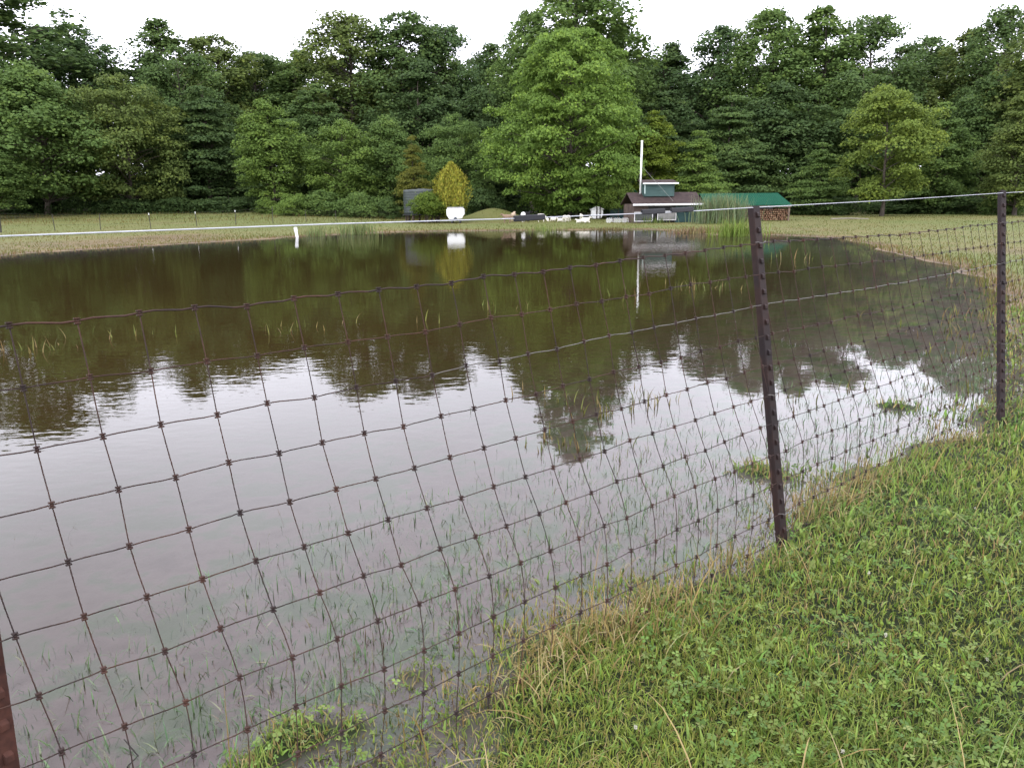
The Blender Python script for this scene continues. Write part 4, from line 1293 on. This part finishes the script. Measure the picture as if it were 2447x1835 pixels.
def woodshed():
    gnd = ground(1800, 530)
    Y = gnd[1] + 1.0
    k = F / (Y * math.cos(PITCH))
    x0 = at(1790, 500, Y)[0]
    z0 = gz(x0, Y)
    rz = math.radians(5)
    root = empty('woodshed', (x0, Y, z0), rz)
    tag(root, 'long open woodshed with a green metal roof over stacked firewood', 'shed')
    def X(px): return (px - 1790) / k
    def Z(py): return at(1790, py, Y)[2] - z0
    ze, zr = Z(490), Z(468) + 0.12
    xl, xr = X(1676), X(1884)
    th = 0.035
    rf = MB()
    def slope(y0, za, y1, zb, xa, xb, xc, xd):
        vs = [rf.bm.verts.new(v) for v in ((xa, y0, za), (xb, y0, za), (xc, y1, zb), (xd, y1, zb), (xa, y0, za - th), (xb, y0, za - th), (xc, y1, zb - th), (xd, y1, zb - th))]
        for f in ((0, 1, 2, 3), (7, 6, 5, 4), (0, 4, 5, 1), (1, 5, 6, 2), (2, 6, 7, 3), (3, 7, 4, 0)):
            rf.bm.faces.new([vs[i] for i in f])
    slope(-0.5, ze, 0.55, zr, xl, xr, xr - 0.26, xl); slope(1.6, ze, 0.552, zr, xl, xr, xr - 0.26, xl)
    r_ = rf.build('roof', M['greenroof'], root)
    MB().box(((xl + xr) / 2, -0.47, ze - 0.075), (xr - xl - 0.05, 0.04, 0.07)).build('eave_beam', simple('beam', (0.16, 0.13, 0.10), None, 6), r_)
    wood = simple('shed_post', (0.20, 0.14, 0.10), (0.11, 0.08, 0.06), 6, 0.85)
    for px in (1765, 1802, 1880):
        p = MB().box((X(px), -0.40, (ze - 0.11) / 2 - 0.05), (0.07, 0.07, ze - 0.11 + 0.1)).build('post', wood, root)
        if px != 1880:
            MB().box((X(px) - 0.13, -0.40, ze - 0.24), (0.035, 0.05, 0.30), RY(math.radians(-45))).build('brace', wood, p)
    MB().box(((xl + xr) / 2, 1.4, ze / 2 - 0.05), (xr - xl - 0.2, 0.06, ze)).build('back_wall', M['dark'], root)
    # firewood, every split log by itself
    rr = random.Random(77)
    protos = []
    for kk in range(5):
        mb = MB()
        nn = (4, 3, 5, 3, 6)[kk]
        pts = [(0.052 * rr.uniform(0.75, 1.15) * math.cos(2 * math.pi * i / nn + 0.4), 0.052 * rr.uniform(0.75, 1.15) * math.sin(2 * math.pi * i / nn + 0.4)) for i in range(nn)]
        mb.prism(pts, -0.2, 0.2)
        o = mb.build('firewood_log', M['firewood_end'] if kk % 2 else M['firewood'], None)
        protos.append(o)
    first = [True] * 5
    xs0, xs1 = X(1762), X(1882)
    zrow = 0.05; row = 0
    R = RZ(rz)
    while zrow < ze - 0.16:
        x = xs0 + (0.045 if row % 2 else 0) + rr.uniform(0, 0.03)
        while x < xs1:
            slope_top = ze - 0.14
            kk = rr.randrange(5)
            if first[kk]:
                o = protos[kk]; first[kk] = False
            else:
                o = protos[kk].copy(); C.objects.link(o)
            loc = Vector((x0, Y, z0)) + (R @ Vector((x, -0.15 + rr.uniform(-0.05, 0.05), zrow)))
            o.location = loc
            o.rotation_euler = (0, rr.uniform(0, 6.28), rz + rr.uniform(-0.06, 0.06))
            s = rr.uniform(0.8, 1.12)
            o.scale = (s, 1, s)
            tag(o, 'split firewood log stacked under the green woodshed roof', 'log', 'firewood stacked in the woodshed')
            x += 0.105
        zrow += 0.088; row += 1
woodshed()

# ------------------------------------------------------------------ white feeder hopper and lattice
def hopper():
    gnd = ground(1427, 524)
    Y = gnd[1]
    k = F / (Y * math.cos(PITCH))
    root = empty('feed_hopper', gnd)
    tag(root, 'white peaked feed hopper with two dark uprights under the maple', 'feeder')
    def X(px): return (px - 1427) / k
    def Z(py): return at(1427, py, Y)[2] - gnd[2]
    MB().prism([(X(1418), Z(523)), (X(1413), Z(516)), (X(1413), Z(502)), (X(1441), Z(502)), (X(1441), Z(514)), (X(1436), Z(522))], 0, 0.5).build('bin', M['white'], root, bevel=0.01)
    MB().prism([(X(1411), Z(501.8)), (X(1427), Z(495)), (X(1443), Z(500.8)), (X(1443), Z(499.5)), (X(1427), Z(493.2)), (X(1411), Z(500.2))][::-1], -0.04, 0.54).build('lid', M['white'], root)
    MB().prism([(X(1412), Z(501.6)), (X(1427), Z(495.2)), (X(1442), Z(501.0))], 0.004, 0.5).build('gable', M['white'], root)
    for px in (1425.5, 1433.5):
        MB().box((X(px), -0.05, Z(493) / 2 - 0.03), (0.055, 0.06, Z(493) + 0.06)).build('upright', simple('upright_wood', (0.05, 0.035, 0.03), None, 7), root)
hopper()

def lattice():
    gnd = ground(1475, 532.5)
    Y = gnd[1]
    k = F / (Y * math.cos(PITCH))
    root = empty('lattice_fence', gnd)
    tag(root, 'low white diagonal lattice panels left of the brown roofed shed', 'lattice')
    def X(px): return (px - 1475) / k
    h = at(1475, 521, Y)[2] - gnd[2]
    for x0, x1, tilt in ((1448, 1464, 0.0), (1465.5, 1484, 0.03), (1485, 1502, -0.04)):
        mb = MB()
        a, b = X(x0), X(x1); wd = b - a
        n = 7
        for sg in (-1, 1):
            for i in range(-n, n + 1):
                cx = a + wd / 2 + i * wd / 3.6
                # clip a 45 degree slat to the panel
                t0 = max(-h / 2, (a - cx) if sg > 0 else (cx - b)); t1 = min(h / 2, (b - cx) if sg > 0 else (cx - a))
                if t1 - t0 < 0.03: continue
                m_ = (t0 + t1) / 2
                mb.box((cx + sg * m_, 0.006 * sg, h / 2 + m_), (0.015, 0.006, (t1 - t0) * 1.414), RY(sg * math.pi / 4))
        mb.build('panel', M['trim'], root)
    for px in (1464.7, 1503):
        MB().box((X(px), 0.02, h / 2), (0.04, 0.04, h * 1.1 + 0.1)).build('post', M['boards'], root)
lattice()

# ------------------------------------------------------------------ snag, slim posts, fallen pole
def snag():
    gnd = ground(1273, 513)
    Y = gnd[1]
    h = at(1270, 482, Y)[2] - gnd[2]
    root = empty('dead_stump', gnd)
    tag(root, 'broken grey brown stump standing behind the goats', 'stump')
    mb = MB()
    rr = random.Random(3)
    mb.tube([(0.06, 0, -0.1), (0.02, 0, h * 0.35), (-0.02, 0.0, h * 0.7), (-0.08, 0, h * 0.88), (-0.1, 0, h)], [0.21, 0.17, 0.15, 0.09, 0.04], 9)
    mb.tube([(0.08, 0, h * 0.4), (0.15, -0.02, h * 0.6), (0.13, 0, h * 0.78)], [0.09, 0.06, 0.02], 7)
    mb.build('trunk', simple('dead_wood', (0.20, 0.165, 0.14), (0.10, 0.08, 0.07), 9, 0.9, 0.1, 0.02), root)
snag()
def slim_post(px, by, ty, label):
    gnd = ground(px, by)
    h = at(px, ty, gnd[1])[2] - gnd[2]
    o = MB().tube([(0, 0, -0.1), (0.01, 0, h * 0.6), (0, 0, h)], [0.02, 0.019, 0.018], 6).build('stake', simple('stake_grey', (0.16, 0.17, 0.15), None, 6), None, gnd)
    tag(o, label, 'stake')
slim_post(1255.5, 502, 483, 'thin grey stake left of the broken stump')
slim_post(1282, 512, 494, 'thin pale stake right of the broken stump')
slim_post(1152, 500, 480, 'thin stake at the wood edge above the grassy mound')
def pole():
    a = ground(1985, 526); b = ground(2075, 526.5)
    o = MB().tube([a + [0, 0, 0.05], (a + b) / 2 + [0, 0, 0.08], b + [0, 0, 0.06]], [0.03, 0.028, 0.02], 7).build('fallen_pole', simple('pale_pole', (0.25, 0.22, 0.18), None, 6), None)
    tag(o, 'pale fallen pole lying at the back of the right field', 'pole')
pole()

def twig():
    a = at_z(296, 1835, 0.0); b = at_z(322, 1800, 0.0)
    Y = a[1]
    pts = [at(300, 1840, Y) - np.array([0, 0, 0.03]), at(305, 1830, Y), at(330, 1805, Y), at(296, 1765, Y)]
    o = MB().tube(pts, [0.0022, 0.002, 0.0018, 0.0012], 6).build('twig', simple('wet_twig', (0.035, 0.03, 0.026), None, 20, 0.5), None)
    tag(o, 'bent dark twig sticking out of the shallow water near the rust red post', 'twig')
twig()

# ------------------------------------------------------------------ animals
def wool(name, c1, c2, split=None):
    t = NT(name)
    f = t.noise(30, 4)
    col = t.ramp(f, [(0.3, tuple(v * 0.85 for v in c1)), (0.7, c1)])
    if split:
        tc_ = t.n('TexCoord'); s = t.n('SeparateXYZ'); t.l(tc_.outputs['Object'], s.inputs[0])
        wv = t.n('TexNoise', Scale=6.0, Detail=3.0); t.l(tc_.outputs['Object'], wv.inputs['Vector'])
        ad = t.n('Math', operation='MULTIPLY_ADD'); t.l(wv.outputs['Fac'], ad.inputs[0]); ad.inputs[1].default_value = 0.12; t.l(s.outputs['X'], ad.inputs[2])
        m = t.n('MapRange', From_Min=split, From_Max=split + 0.02); t.l(ad.outputs[0], m.inputs['Value'])
        col = t.mix(m.outputs[0], col, c2)
    return t.done(col, 0.9, 0.1, 0, t.bump(f, 0.6, 0.01))

WOOL = wool('white_wool', (0.72, 0.68, 0.58), (0.7, 0.7, 0.7))
TAN = wool('tan_hair', (0.22, 0.155, 0.11), (0, 0, 0))
CREAM = wool('cream_hair', (0.42, 0.33, 0.24), (0, 0, 0))
PIED = wool('pied_hair', (0.75, 0.73, 0.7), (0.015, 0.014, 0.015), -0.12)

def animal(name, label, px, by, hpx, face, pose, mat, group=None, fat=1.0, back=0.0):
    """face: heading in degrees, 0 = to the right of the picture"""
    gnd = ground(px, by)
    gnd[1] += back
    gnd = np.array([gnd[0] * gnd[1] / (gnd[1] - back), gnd[1], gz(gnd[0], gnd[1])])
    H = hpx * gnd[1] / (F * 1.02)
    s = H / 0.78                                        # drawn for a 0.78 m tall animal
    mb = MB()
    if pose == 'stand' or pose == 'graze':
        mb.ball((0, 0, 0.50), (0.34, 0.17 * fat, 0.19 * fat)); mb.ball((0.2, 0, 0.52), (0.18, 0.15 * fat, 0.18)); mb.ball((-0.2, 0, 0.52), (0.19, 0.165 * fat, 0.18))
        for sx in (-0.22, 0.23):
            for sy in (-0.085, 0.085):
                if sx < 0:
                    mb.tube([(sx, sy, 0.48), (sx + 0.03, sy, 0.32), (sx - 0.05, sy, 0.2), (sx - 0.01, sy, 0.04), (sx + 0.02, sy, 0.0)], [0.085, 0.06, 0.036, 0.028, 0.034], 8)
                else:
                    mb.tube([(sx, sy, 0.46), (sx + 0.01, sy, 0.25), (sx, sy, 0.05), (sx + 0.02, sy, 0.0)], [0.07, 0.042, 0.028, 0.034], 8)
        if pose == 'stand':
            mb.tube([(0.24, 0, 0.54), (0.36, 0, 0.64), (0.42, 0, 0.71)], [0.13, 0.09, 0.07], 9)
            hc, hd = Vector((0.46, 0, 0.71)), Vector((0.9, 0, -0.45))
        else:
            mb.tube([(0.26, 0, 0.5), (0.42, 0, 0.36), (0.5, 0, 0.2)], [0.12, 0.085, 0.065], 9)
            hc, hd = Vector((0.54, 0, 0.13)), Vector((0.7, 0, -0.5))
        mb.tube([(-0.36, 0, 0.55), (-0.42, 0, 0.48), (-0.41, 0, 0.36)], [0.035, 0.03, 0.015], 7)
    else:
        mb.ball((0, 0, 0.24), (0.38, 0.22 * fat, 0.24)); mb.ball((0.2, 0, 0.26), (0.2, 0.18, 0.22)); mb.ball((-0.2, 0, 0.25), (0.22, 0.22, 0.23))
        mb.tube([(0.25, 0.1, 0.12), (0.42, 0.12, 0.06), (0.3, 0.14, 0.03)], [0.06, 0.04, 0.03], 7)
        mb.tube([(0.25, -0.1, 0.12), (0.42, -0.12, 0.06), (0.3, -0.14, 0.03)], [0.06, 0.04, 0.03], 7)
        mb.tube([(-0.2, -0.16, 0.16), (0.0, -0.22, 0.08), (-0.16, -0.24, 0.03)], [0.1, 0.06, 0.03], 7)
        mb.tube([(0.24, 0, 0.32), (0.36, 0, 0.42), (0.42, 0, 0.50)], [0.13, 0.09, 0.07], 9)
        hc, hd = Vector((0.46, 0, 0.5)), Vector((0.9, 0, -0.4))
        s = H / 0.58
    hd.normalize()
    mb.tube([hc - hd * 0.07, hc + hd * 0.02, hc + hd * 0.12, hc + hd * 0.17], [0.05, 0.068, 0.045, 0.03], 9)
    for sg in (-1, 1):
        mb.tube([hc - hd * 0.02 + Vector((0, sg * 0.05, 0.02)), hc - hd * 0.03 + Vector((-0.01, sg * 0.12, 0.0))], [0.03, 0.012], 6)
    o = mb.build(name, mat, None, gnd, smooth=True)
    rm = o.modifiers.new('one_skin', 'REMESH'); rm.mode = 'VOXEL'; rm.voxel_size = 0.016; rm.use_smooth_shade = True
    o.scale = (s, s, s)
    o.rotation_euler = (0, 0, math.radians(face))
    tag(o, label, 'sheep' if 'sheep' in name else 'goat', group)
    return o
SG = 'sheep under the maple'
animal('sheep', 'white sheep standing with its rump turned at the middle of the flock', 1350, 531, 17, 120, 'graze', WOOL, SG, 1.25)
animal('sheep', 'white sheep standing close beside the middle one', 1358, 530.5, 16, 60, 'graze', WOOL, SG, 1.15, 0.5)
animal('sheep', 'white sheep standing behind the two lying ones', 1389, 529, 17, 95, 'stand', WOOL, SG, 1.2, 0.3)
animal('sheep', 'large white sheep lying at the right of the flock', 1399, 533, 15, 10, 'lie', WOOL, SG, 1.1)
animal('sheep', 'small white sheep lying left of the large lying one', 1384, 533, 10, 170, 'lie', WOOL, SG, 1.0)
animal('sheep', 'cream sheep lying against the middle standing sheep', 1339, 530, 10, 180, 'lie', WOOL, SG, 1.0)
animal('sheep', 'small white sheep lying alone left of the flock', 1322, 529, 11, 140, 'lie', WOOL, SG, 1.1)
animal('sheep', 'tiny white lamb lying furthest left of the flock', 1309, 528, 7, 100, 'lie', WOOL, SG, 1.1)
GG = 'goats on the bare ground'
animal('goat', 'tan brown goat standing at the left end of the bare ground', 1212, 533, 22, 165, 'stand', TAN, GG, 1.1)
animal('goat', 'tan goat with pale back beside the left brown goat', 1227, 531, 24, 80, 'stand', CREAM, GG, 1.1, 0.4)
animal('goat', 'black and white goat behind the long black sleeve', 1256, 531, 26, 40, 'stand', PIED, GG, 1.2, 0.3)
animal('goat', 'white goat mostly hidden behind the long black sleeve', 1293, 531, 21, 0, 'graze', WOOL, GG, 1.1, 0.3)
animal('goat', 'larger pinkish tan goat on the grassy mound', 1243, 503, 14, 115, 'stand', CREAM, GG, 1.1)
animal('goat', 'smaller tan goat on the right slope of the mound', 1250, 503, 10, 75, 'stand', CREAM, GG, 1.0)
